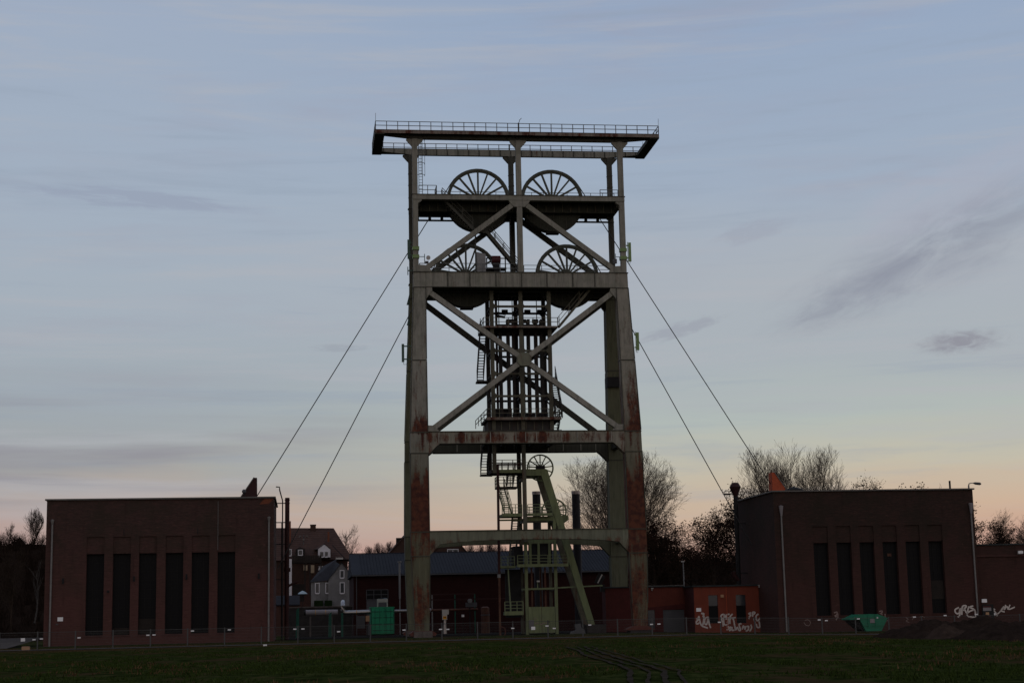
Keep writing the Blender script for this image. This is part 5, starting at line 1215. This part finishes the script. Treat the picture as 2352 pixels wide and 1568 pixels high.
# ------------------------------------------------------------------ houses behind
def gable(parent, x0, x1, y0, y1, ze, zr, wmat, rmat, axis='x', over=.3, zb=-1.0):
    """gable-roofed block; axis = ridge direction"""
    if axis == 'x':
        ym = (y0 + y1) / 2
        MB().prismx([(y0, zb), (y1, zb), (y1, ze), (ym, zr), (y0, ze)], x0, x1).build('wall', wmat, parent)
        sl = (zr - ze) / (ym - y0)
        for s, ya in ((-1, y0), (1, y1)):
            p = Vector((0, ya + s * over, ze - sl * over + .1)); q = Vector((0, ym, zr + .12))
            MB().add([(x0 - over, p.y, p.z), (x1 + over, p.y, p.z), (x1 + over, q.y, q.z), (x0 - over, q.y, q.z), (x0 - over, p.y, p.z - .12), (x1 + over, p.y, p.z - .12), (x1 + over, q.y, q.z - .1), (x0 - over, q.y, q.z - .1)],
                     [(0, 1, 2, 3), (7, 6, 5, 4), (0, 4, 5, 1), (1, 5, 6, 2), (3, 7, 4, 0)]).build('roof', rmat, parent)
    else:
        xm = (x0 + x1) / 2
        MB().prism([(x0, zb), (x1, zb), (x1, ze), (xm, zr), (x0, ze)], y0, y1).build('wall', wmat, parent)
        sl = (zr - ze) / (xm - x0)
        for s, xa in ((-1, x0), (1, x1)):
            p = Vector((xa + s * over, 0, ze - sl * over + .1)); q = Vector((xm, 0, zr + .12))
            MB().add([(p.x, y0 - over, p.z), (p.x, y1 + over, p.z), (q.x, y1 + over, q.z), (q.x, y0 - over, q.z), (p.x, y0 - over, p.z - .12), (p.x, y1 + over, p.z - .12), (q.x, y1 + over, q.z - .1), (q.x, y0 - over, q.z - .1)],
                     [(0, 1, 2, 3), (7, 6, 5, 4), (0, 4, 5, 1), (1, 5, 6, 2), (3, 7, 4, 0)]).build('roof', rmat, parent)
def house_window(parent, x0, x1, z0, z1, y, cross=True):
    w_ = MB().box(x0, x1, y - .04, y - .005, z0, z1).build('window', 'window_glass', parent)
    f = MB(); t = .09
    f.box(x0 - t, x0, y - .08, y - .002, z0 - t, z1 + t); f.box(x1, x1 + t, y - .08, y - .002, z0 - t, z1 + t); f.box(x0, x1, y - .08, y - .002, z0 - t * 1.6, z0); f.box(x0, x1, y - .08, y - .002, z1, z1 + t)
    if cross: f.box((x0 + x1) / 2 - .03, (x0 + x1) / 2 + .03, y - .07, y - .042, z0, z1)
    f.build('window_frame', 'wall_render_white', w_)
# grey gabled house
H2 = thing('grey_house', 'small grey rendered house with white framed windows and a dark gable roof', 'house', (-16, 60, 0))
gable(H2, -16.35, -13.05, 60, 66, 6.5, 8.55, 'wall_render_grey', 'slate_dark', 'y', .12)
MB().box(-18.45, -16.36, 60.4, 66, -1, 6.35).build('wall', 'wall_render_grey', H2)
MB().add([(-18.6, 60.2, 6.3), (-16.2, 60.2, 6.45), (-15.2, 63.5, 9.2), (-17.0, 63.5, 8.3), (-18.6, 66.2, 6.3)], [(0, 1, 2, 3), (0, 3, 4)]).build('roof', 'slate_dark', H2)
MB().add([(-18.6, 60.2, 6.3), (-16.2, 60.2, 6.45), (-14.75, 60.2, 8.3), (-15.6, 63.5, 9.0)], [(0, 1, 3), (1, 2, 3)]).build('roof', 'slate_dark', H2)
for x0, x1, z0, z1 in ((-17.9, -17.5, 4.95, 6.1), (-16.62, -16.22, 4.95, 6.1), (-14.85, -14.42, 4.9, 6.1), (-13.6, -13.2, 4.9, 6.1), (-14.85, -14.45, 6.78, 7.6)): house_window(H2, x0, x1, z0, z1, 60.0 if x0 > -16.36 else 60.38, False)
for x0, x1 in ((-18.1, -17.0), (-16.8, -15.9)):
    MB().box(x0, x1, 59.2, 60.0, 3.3, 4.0).build('hedge', 'hedge', None, False, ((x0 + x1) / 2, 59.6, 3.3), 'clipped dark green bush at the foot of the grey house, ' + ('left' if x0 < -17 else 'right') + ' of two', 'bush', 'bushes by the grey house')
MB().box(-22, -12.5, 58.6, 67, -1, 3.28).build('terrace', 'concrete_dark', kind='structure')
# big tiled house
H1 = thing('tiled_house', 'large brown tiled roof house with a white dormer behind the grey house', 'house', (-17, 88, 0))
MB().box(-26, -13.2, 88.3, 97, -1, 10.2).build('wall', 'brick_house', H1)
MB().add([(-26.3, 87.9, 10.0), (-12.45, 87.9, 10.0), (-15.1, 92, 14.65), (-26.3, 92, 14.85), (-12.45, 97.3, 10.0), (-26.3, 97.3, 10.0)], [(0, 1, 2, 3), (1, 4, 2), (3, 2, 4, 5), (0, 3, 5)]).build('roof', 'tiles_brown', H1)
ch = MB().box(-18.45, -17.65, 91.6, 92.3, 14.2, 15.1).build('chimney', 'brick_house', H1); MB().box(-18.5, -17.6, 91.55, 92.35, 15.1, 15.2).build('chimney_cap', 'concrete_dark', ch)
MB().box(-21.6, -21.2, 89.5, 90, 12.5, 15.6).build('chimney', 'bronze_brick', H1)
MB().box(-16.0, -15.75, 89.6, 89.9, 12.6, 14.0).build('chimney', 'bronze_brick', H1)
dm = MB().prism([(-17.38, 10.3), (-15.66, 10.3), (-15.66, 11.4), (-16.5, 12.1), (-17.38, 11.5)], 86.6, 90.5).build('dormer', 'wall_render_white', H1)
MB().add([(-15.55, 86.5, 11.38), (-16.5, 86.5, 12.2), (-16.5, 91.5, 12.2), (-15.55, 90.5, 11.38)], [(0, 1, 2, 3)]).build('dormer_roof', 'tiles_brown', dm)
MB().add([(-17.5, 86.5, 11.45), (-16.5, 86.5, 12.2), (-16.5, 91.5, 12.2), (-18.2, 90.5, 11.5)], [(3, 2, 1, 0)]).build('dormer_roof', 'tiles_brown', dm)
house_window(H1, -17.1, -16.65, 10.4, 11.05, 86.55, False); house_window(H1, -16.42, -16.02, 10.4, 11.05, 86.55, False)
MB().prism([(-20.5, 10.2), (-19.2, 10.2), (-19.2, 11.5), (-19.85, 11.8), (-20.5, 11.5)], 87.0, 89.5).build('dormer', 'timber_dark', H1)
house_window(H1, -20.1, -19.6, 10.7, 11.35, 86.95, False); house_window(H1, -21.5, -21.15, 10.7, 11.45, 87.5, False)
MB().box(-21.42, -21.02, 83.9, 84.3, -1, 10.05).build('wall', 'wall_render_white', H1)
bl = MB().box(-21.0, -16.95, 84.0, 86.5, 9.45, 9.62).build('balcony', 'timber_dark', H1)
brd = meshof(MB().box(-.14, .14, -.02, .02, 0, .85), 'board', 'timber_dark')
for i in range(13): piece(brd, 'board', bl, (-20.8 + i * .31, 83.98, 9.64))
for x in (-19.2, -18.5, -17.0): MB().box(x - .1, x + .1, 84.1, 84.3, 5.0, 9.45).build('balcony_post', 'timber_dark', H1)
MB().beam((-17.7, 84.2, 8.1), (-17.1, 84.2, 9.3), .1, .12).build('balcony_brace', 'timber_dark', H1)
MB().box(-20.9, -19.3, 84.9, 85.0, 4.2, 6.6).build('patio_wall', 'timber_dark', H1)
MB().box(-19.4, -18.85, 88.2, 88.29, 8.55, 9.3).build('cream_wall_panel', 'cream_wall', H1); MB().box(-18.4, -17.9, 88.2, 88.29, 8.2, 9.3).build('cream_wall_panel', 'cream_wall', H1); MB().box(-17.35, -16.4, 88.2, 88.29, 8.55, 9.15).build('white_wall_panel', 'wall_render_white', H1)
o = thing('satellite_dish', 'small satellite dish cluster on the brown tiled roof', 'satellite dish', (-19.4, 88.6, 12.3))
MB().tube([(-19.4, 88.6, 12.2), (-19.4, 88.6, 13.6)], .05, 6).build('mast', 'box_grey', o)
for k, (dx_, dz_) in enumerate(((-.45, .1), (0, -.35), (.45, .1))): MB().tube([(-19.4 + dx_, 88.4, 13.2 + dz_), (-19.4 + dx_ * 1.15, 88.25, 13.25 + dz_)], .16, 10).build('dish', 'concrete', o, True)
o = MB().box(-14.9, -13.9, 87.0, 88.0, 10.0, 10.25).build('skylight', 'white_paint', H1)
MB().beam((-15.4, 87.3, 12.0), (-13.4, 87.3, 9.9), .5, .08).build('roof_valley', 'roof_sheet', H1)
o = thing('garden_parasol', 'pale open parasol on the terrace in front of the tiled house', 'parasol', (-19.5, 60, 3.3))
MB().tube([(-19.5, 60, 3.3), (-19.5, 60, 5.2)], .03, 6).build('pole', 'timber_dark', o)
MB().tube([(-19.5, 60, 4.85), (-19.5, 60, 5.1), (-19.5, 60, 5.25)], [.62, .35, .02], 12).build('canopy', 'umbrella_cloth', o)
g_ = thing('garage', 'small dark roofed garage between the exhaust pipe and the grey house', 'garage', (-20.5, 40, 0))
gable(g_, -22.5, -19.95, 40, 43, 3.4, 4.3, 'brick_house', 'slate_dark', 'x', .15)
# house gables behind the hall
def back_house(x0, x1, y0, y1, ze, zr, label, chx=None, win=None):
    h_ = thing('far_house', label, 'house', ((x0 + x1) / 2, y0, 0))
    gable(h_, x0, x1, y0, y1, ze, zr, 'brick_house', 'tiles_brown', 'y', .25)
    if chx: MB().box(chx[0], chx[1], y0 + 1, y0 + 2, ze, chx[2]).build('chimney', 'timber_dark', h_)
    if win: house_window(h_, *win, y0)
    return h_
back_house(-9.6, -2.0, 70, 80, 8.6, 12.7, 'brown roofed house mostly hidden behind the left tower leg', (-7.25, -5.9, 12.1))
back_house(-3.6, 3.7, 74, 84, 8.6, 12.9, 'brown gabled house with a white window above the hall roof', None, (-.2, 1.15, 9.7, 10.55))
# small building on the crest at far left
o = thing('far_house', 'tiny dark pyramid roofed hut on the hill crest at far left between two trees', 'hut', (-68.4, 148, 15))
MB().box(-69.4, -67.6, 147, 149, 13, 15.6).build('wall', 'concrete', o); MB().add([(-69.6, 146.8, 15.6), (-67.4, 146.8, 15.6), (-67.4, 149.2, 15.6), (-69.6, 149.2, 15.6), (-68.5, 148, 17.0)], [(0, 1, 4), (1, 2, 4), (2, 3, 4), (3, 0, 4)]).build('roof', 'timber_dark', o)
o = thing('far_house', 'long low pale building on the hill crest just left of the left brick building', 'building', (-65, 146, 15))
MB().box(-70, -62.5, 146, 150, 13, 15.35).build('wall', 'concrete', o); MB().box(-70.2, -62.3, 145.8, 150.2, 15.35, 15.5).build('roof', 'roof_felt', o)

# ------------------------------------------------------------------ bare trees
def tree_meshes(seed, h, spread, kind='round', twigs=1.0, trunk_frac=.3, levels=4, thick=1.0):
    rng = random.Random(seed); segs = []; tips = []
    def branch(p, d, L, r, lv):
        k = 4 if lv == 0 else 3; q = p; dd = d.copy(); pts = [p]
        for i in range(k):
            up = .10 if lv == 0 else {'alder': .05, 'egg': .17, 'poplar': .22, 'fan': .10}.get(kind, .15)
            dd = (dd + Vector((rng.gauss(0, .12), rng.gauss(0, .12), rng.gauss(0, .08) + up))).normalized()
            nq = q + dd * (L / k); r0 = r * (1 - .75 * i / k); r1 = r * (1 - .75 * (i + 1) / k)
            segs.append((q, nq, max(r0, .012), max(r1, .009), lv)); q = nq; pts.append(q)
        if lv == levels: tips.append(q); return
        nch = ({0: 17, 1: 10, 2: 6, 3: 4} if kind in ('egg', 'fan') else {0: 9, 1: 7, 2: 6, 3: 4}).get(lv, 3); nch = max(2, round(nch * (twigs if lv > 0 else 1)))
        for c in range(nch):
            t = (trunk_frac if lv == 0 else .2) + (1 - (trunk_frac if lv == 0 else .2)) * (c + rng.random()) / nch
            t = min(t, .999); i = min(int(t * k), k - 1); base = pts[i].lerp(pts[i + 1], t * k - i)
            ax = (pts[i + 1] - pts[i]).normalized(); side = ax.cross(Vector((rng.gauss(0, 1), rng.gauss(0, 1), rng.gauss(0, 1)))).normalized()
            ang = {'fan': .62, 'round': .75, 'alder': .95, 'poplar': .52, 'egg': .62}[kind] * rng.uniform(.7, 1.25)
            nd = (ax * math.cos(ang) + side * math.sin(ang)).normalized()
            if lv == 0:
                LL = spread * (1.15 - .55 * t) * rng.uniform(.8, 1.15) if kind in ('round', 'alder', 'egg') else h * (.30 if kind == 'fan' else .42) * (1.2 - .6 * t) * rng.uniform(.8, 1.1)
            else: LL = L * rng.uniform(.38, .62) * (1.15 if kind == 'egg' else 1)
            branch(base, nd, LL, r * (.50 if lv == 0 else .48) * (1 - .5 * t), lv + 1)
    if kind in ('fan',):
        for s in range(5):
            a = 2 * PI * s / 5 + rng.random(); tl = rng.uniform(.10, .26); branch(Vector((0, 0, 0)), Vector((math.cos(a) * tl * spread / 4, math.sin(a) * tl * spread / 4, 1)).normalized(), h * rng.uniform(.62, .8), .11 * thick * h / 14, 0)
    else: branch(Vector((0, 0, 0)), Vector((rng.gauss(0, .03), rng.gauss(0, .03), 1)), h * (.86 if kind == 'poplar' else .72), .019 * h * thick, 0)
    if kind in ('egg', 'fan'):                        # keep the crown to a rounded, slightly ragged outline
        top = sorted(s_[1].z for s_ in segs)[int(len(segs) * .985)]; zc, rz, rr = top * (.60 if kind == 'egg' else .55), top * (.40 if kind == 'egg' else .46), spread * (.66 if kind == 'egg' else 1.05)
        def keep(q):
            e = (math.hypot(q.x, q.y) / rr) ** 2 + ((q.z - zc) / rz) ** 2
            return q.z < zc or e < 1.0 + .30 * mnoise.noise(q * .5) + rng.random() * .22
        def keepw(q): return math.hypot(q.x, q.y) < rr * (1.05 + .2 * mnoise.noise(q * .5)) 
        segs = [s_ for s_ in segs if (s_[4] == 0 and s_[1].z < top * .8 and keep(s_[1])) or (keep(s_[1]) and keepw(s_[1]))]
    top = max(s[1].z for s in segs); k = h / top
    def mk(sel, name, mat, n=3):
        mb = MB(); vs, fs = mb.v, mb.f
        for p, q, r0, r1, lv in sel:
            d = (q - p).normalized(); a = d.cross(Vector((.3, .5, .81)))
            if a.length < .05: a = d.cross(Vector((1, 0, 0)))
            a.normalize(); c = d.cross(a); m_ = n if lv else 7; b0 = len(vs)
            for pt, r in ((p, r0), (q, r1)):
                for t in range(m_):
                    w = pt * k + (a * math.cos(2 * PI * t / m_) + c * math.sin(2 * PI * t / m_)) * r; vs.append((w.x, w.y, w.z))
            for t in range(m_): u = (t + 1) % m_; fs.append((b0 + t, b0 + u, b0 + m_ + u, b0 + m_ + t))
        return meshof(mb, name, mat)
    return segs, tips, k, mk
TREES = {}
def tree_kind(key, seed, h, spread, kind, mat, **kw):
    segs, tips, k, mk = tree_meshes(seed, h, spread, kind, **kw)
    trunk = mk([s for s in segs if s[4] == 0], 'trunk', mat); crown = mk([s for s in segs if s[4] > 0], 'crown', mat)
    cones = None
    if kind == 'alder':
        rng = random.Random(seed + 1); mb = MB()
        for t in tips:
            for _ in range(2):
                c = t * k + Vector((rng.gauss(0, .16), rng.gauss(0, .16), rng.gauss(0, .12))); s_ = rng.uniform(.05, .12)
                mb.add([c + Vector((s_, 0, 0)), c + Vector((-s_, s_ * .4, 0)), c + Vector((0, -s_, s_ * .3)), c + Vector((0, 0, s_ * 1.1))], [(0, 1, 3), (1, 2, 3), (2, 0, 3), (0, 2, 1)])
        cones = meshof(mb, 'seed_cones', 'cones_dark')
    TREES[key] = (h, trunk, crown, cones)
def put_tree(key, x, y, h, label, group=None, rot=0.0, zb=None, wide=1.0, name='bare_tree', cat='tree'):
    h0, tk, cr, cn = TREES[key]; zb = -.3 if zb is None else zb; s = (h - zb) / h0
    o = thing(name, label, cat, (x, y, zb), group, rot); o.scale = (s * wide, s * wide, s)
    for me, nm in ((tk, 'trunk'), (cr, 'crown'), (cn, 'seed_cones')):
        if me: 
            c = bpy.data.objects.new(nm, me); COL.objects.link(c); c.parent = o
            if nm == 'seed_cones': c['kind'] = 'stuff'
    return o
tree_kind('round_a', 11, 12, 4.2, 'round', 'bark_pale', twigs=1.0, thick=1.0)
tree_kind('round_b', 12, 12, 4.5, 'round', 'bark', twigs=.95, thick=1.1)
tree_kind('far_a', 13, 12, 5.0, 'round', 'bark_hazed', twigs=.9, thick=1.6)
tree_kind('fan_a', 21, 20, 6.6, 'egg', 'bark_pale', twigs=1.0, trunk_frac=.28, thick=.75)
tree_kind('fan_b', 22, 20, 6.6, 'egg', 'bark_pale', twigs=1.0, trunk_frac=.25, thick=.8)
tree_kind('big', 23, 23, 7.5, 'fan', 'bark_pale', twigs=1.0, trunk_frac=.2, thick=.9)
tree_kind('alder_a', 31, 13, 4.8, 'alder', 'bark', twigs=1.0, trunk_frac=.35, thick=1.0)
tree_kind('alder_b', 32, 13, 4.5, 'alder', 'bark', twigs=1.0, trunk_frac=.3, thick=1.1)
tree_kind('far_b', 52, 10, 4.4, 'egg', 'bark_hazed', twigs=.8, trunk_frac=.25, thick=2.2)
tree_kind('crest', 51, 9, 3.6, 'egg', 'bark', twigs=.9, trunk_frac=.3, thick=1.3)
tree_kind('sapling', 41, 8, 1.6, 'poplar', 'bark_birch', twigs=.4, trunk_frac=.35, levels=2, thick=.8)

put_tree('big', 19.2, 55, 22.6, 'large pale bare tree with a broad open crown behind the right tower leg', rot=.4, wide=1.0)
put_tree('fan_a', 39.4, 60, 23.0, 'tall pale bare tree leftmost of three above the right brick building', 'bare trees above the right building', .3, wide=.95)
put_tree('fan_b', 43.4, 61, 24.2, 'tallest pale bare tree, middle of three above the right brick building', 'bare trees above the right building', 1.3, wide=.95)
put_tree('fan_a', 47.8, 60, 23.0, 'tall pale bare tree rightmost of three above the right brick building', 'bare trees above the right building', 2.6, wide=.9)
for k, (x, y, h, key, l_, r) in enumerate((
    (22.3, 45, 13.3, 'alder_a', 'dark bare alder full of cones close to the right of the tower leg', .2),
    (25.4, 46, 14.3, 'alder_b', 'dark round topped alder full of cones, second right of the tower leg', 1.2),
    (28.2, 44, 13.6, 'alder_a', 'dark alder full of cones, third right of the tower leg', 2.6),
    (31.8, 45, 16.8, 'alder_b', 'tallest dark alder full of cones, half hidden by the cowled exhaust pipe', 4.0))):
    put_tree(key, x, y, h, l_, 'alders between the tower and the right building', r)
put_tree('alder_b', 36.8, 50, 17.4, 'dark alder showing over the left roof corner of the right brick building', 'trees behind the right building', 2.0)
put_tree('alder_a', 23.9, 60, 13.0, 'dark alder standing behind the first alders right of the tower leg', 'alders between the tower and the right building', 5.0)
put_tree('alder_b', 29.7, 62, 13.4, 'dark alder standing behind the gap beside the tallest alder', 'alders between the tower and the right building', 3.0)
put_tree('round_a', 50.2, 70, 18.0, 'bare tree top barely showing over the roof right of the three tall trees', 'trees behind the right building', .5)
put_tree('alder_a', 57.6, 70, 19.9, 'dark tree top showing over the middle of the right brick building', 'trees behind the right building', 1.5, wide=.5)
put_tree('alder_b', 61.0, 70, 19.4, 'broader dark tree top showing over the roof right of the middle', 'trees behind the right building', 2.5, wide=.9)
put_tree('round_b', 64.6, 70, 18.6, 'thin bare tree top showing over the roof at its right part', 'trees behind the right building', 3.5, wide=.8)
put_tree('alder_b', 66.3, 55, 14.8, 'dark bare tree touching the right end of the right brick building', 'trees at the right edge', .8)
put_tree('alder_a', 68.9, 56, 13.2, 'lower dark bare tree second from the right brick building', 'trees at the right edge', 2.8, wide=.8)
put_tree('fan_b', 71.4, 55, 14.2, 'bare tree with upright branches near the right edge of the view', 'trees at the right edge', 1.9, wide=1.1)
put_tree('fan_a', 73.8, 56, 13.8, 'bare tree with upright branches cut by the right edge of the view', 'trees at the right edge', 4.4, wide=1.1)
put_tree('round_a', -12.3, 150, 18.6, 'bare tree rising behind the right slope of the tiled roof', None, .7, zb=4, wide=.8)
put_tree('round_a', -14.3, 152, 18.0, 'bare tree just peeping over the ridge of the tiled roof', None, 2.2, zb=4, wide=.7)
put_tree('far_a', -10.3, 150, 15.8, 'low bare tree between the tiled roof and the hall roof', None, 3.2, zb=4)
for k, (x, h, l_) in enumerate(((-4.0, 18.6, 'far rounded bare tree left of the tower leg, left one of the pair'), (-1.4, 19.4, 'far rounded bare tree left of the tower leg, right one of the pair'), (1.6, 19.7, 'far bare tree beside the dark chimney left of the tower leg'), (4.6, 19.0, 'far bare tree hidden mostly by the left tower leg'),
    (20.5, 18.8, 'far bare tree seen low between the tower legs, leftmost'), (23.0, 18.6, 'far bare tree seen low between the tower legs, second'), (25.5, 19.6, 'far bare tree seen low between the tower legs, tall thin one'), (28.4, 18.6, 'far bare tree seen low behind the green headframe stairs'))):
    put_tree('far_b', x, 250, h + .6, l_, 'far trees on the horizon', k * 1.1, zb=10, wide=.8)
put_tree('crest', -67.0, 151, 22.6, 'dark round crowned bare tree on the hill crest left of the left brick building', 'trees on the left hill', 0, zb=13.5, wide=.9)
put_tree('round_b', -70.8, 150, 19.9, 'smaller bare tree on the hill crest at the left edge of the view', 'trees on the left hill', 2, zb=13.5, wide=.75)
put_tree('round_b', -54.0, 58, 12.0, 'dark bare tree leaning on the slope at the left edge, below the hill crest', 'trees on the left hill', 1, zb=-.5, wide=.6)
put_tree('sapling', -51.6, 60, 9.8, 'slender pale birch on the dark slope beside the left brick building', 'trees on the left hill', 0, zb=2.0)
for i in range(14): pass
# low scrub on the slopes: one mass nobody could count
def scrub(name, label, area, n_, mat, seed, hz, zf, size=(1.2, 2.6)):
    rng = random.Random(seed); mb = MB(); vs, fs = mb.v, mb.f
    for _ in range(n_):
        x = rng.uniform(area[0], area[1]); y = rng.uniform(area[2], area[3]); z = zf(x, y); H_ = rng.uniform(*size)
        for _b in range(26):
            a = rng.random() * 2 * PI; t = rng.uniform(.15, .9); L = H_ * rng.uniform(.6, 1.1)
            bx, by = x + rng.gauss(0, .4), y + rng.gauss(0, .4); dx_, dy_ = math.cos(a) * t * L, math.sin(a) * t * L; w = .035
            k = len(vs); vs += [(bx - w, by, z - .3), (bx + w, by, z - .3), (bx + dx_ * .5 + w * .5, by + dy_ * .5, z + L * .6), (bx + dx_ * .5 - w * .5, by + dy_ * .5, z + L * .6), (bx + dx_, by + dy_, z + L)]
            fs += [(k, k + 1, k + 2, k + 3), (k + 3, k + 2, k + 4)]
            for q in range(3):
                u = rng.uniform(.4, 1); px, py, pz = bx + dx_ * u, by + dy_ * u, z + L * u; k = len(vs); r = rng.uniform(.2, .5)
                vs += [(px, py, pz), (px + .03, py, pz), (px + rng.gauss(0, r), py + rng.gauss(0, r), pz + rng.uniform(.1, r * 1.5))]; fs.append((k, k + 1, k + 2))
    return mb.build(name, mat, None, False, None, label, 'scrub', None, 'stuff')
scrub('scrub', 'dense dark scrub covering the slope left of the left brick building', (-82, -42, 30, 150), 420, 'shrub_dark', 5, 0, lambda x, y: -1.2 + 17.0 * sm((y - 30) / 125.0) * sm((-x - 38) / 16.0))
scrub('scrub', 'dense dark brown undergrowth behind the alders at right', (13, 80, 58, 110), 420, 'shrub_dark', 6, 0, lambda x, y: -1.2 + 10.6 * sm((y - 62) / 40.0) * sm((x - 12) / 10.0), (1.2, 2.4))
scrub('scrub', 'far hazy brown line of bushes on the horizon', (-60, 120, 322, 350), 420, 'bark_hazed', 8, 0, lambda x, y: 13.5, (1.5, 3.6))
# dead weeds and grass tufts
def tufts(name, label, pts, mat, hgt, seed):
    rng = random.Random(seed); mb = MB(); vs, fs = mb.v, mb.f
    for x, y in pts:
        z = field_z(x, y); 
        for _ in range(3):
            h_ = hgt * rng.uniform(.4, 1.2) * (max(.15, min(1, (-y - 28) / 32)) if y < -28 else .35); a = rng.random() * PI; w = .02 + .02 * rng.random(); k = len(vs)
            cx_, cy_ = x + rng.gauss(0, .08), y + rng.gauss(0, .08)
            vs += [(cx_ - w * math.cos(a), cy_ - w * math.sin(a), z - .02), (cx_ + w * math.cos(a), cy_ + w * math.sin(a), z - .02), (cx_ + rng.gauss(0, h_ * .4), cy_ + rng.gauss(0, h_ * .4), z + h_)]
            fs.append((k, k + 1, k + 2))
    return mb.build(name, mat, None, False, None, label, 'grass', None, 'stuff')
rng = random.Random(77); P1 = []; P2 = []
def on_rut(x, y):
    r = rut_x(y); return r is not None and -1.25 < x - r < .55
for _ in range(52000):
    y = -29.2 - 80 * rng.random() ** 1.3; hw = (116 + y + 30) * .36 + 4; x = rng.uniform(-hw, hw) + .131 * y
    if mnoise.noise(Vector((x * .35, y * .12, 4))) + rng.gauss(0, .12) > .02 and not on_rut(x, y): P1.append((x, y))
for _ in range(26000):
    x = rng.uniform(-46, 46); y = -28.9 - abs(rng.gauss(0, 2.2)) * (1.8 if x < -24 else .8) if rng.random() < .75 else -24.6 + abs(rng.gauss(0, 4))
    if mnoise.noise(Vector((x * .3, y * .4, 8))) + rng.gauss(0, .3) > -.05: P2.append((x, y))
P3 = []
for _ in range(9000):
    y = -30 - 72 * rng.random() ** 1.2; x = rng.uniform(-40, 40) + .131 * y
    if mnoise.noise(Vector((x * .18, y * .10, 14))) > .12 and not on_rut(x, y): P3.append((x, y))
tufts('dry_grass', 'scattered pale brown tussocks of dry grass in the field', P3, 'blade_brown', .13, 3)
tufts('grass', 'short dark green grass of the field in the foreground', P1, 'blade_green', .10, 1)
tufts('dead_grass', 'brown dead grass and weeds along the wire fence', P2, 'blade_brown', .12, 2)
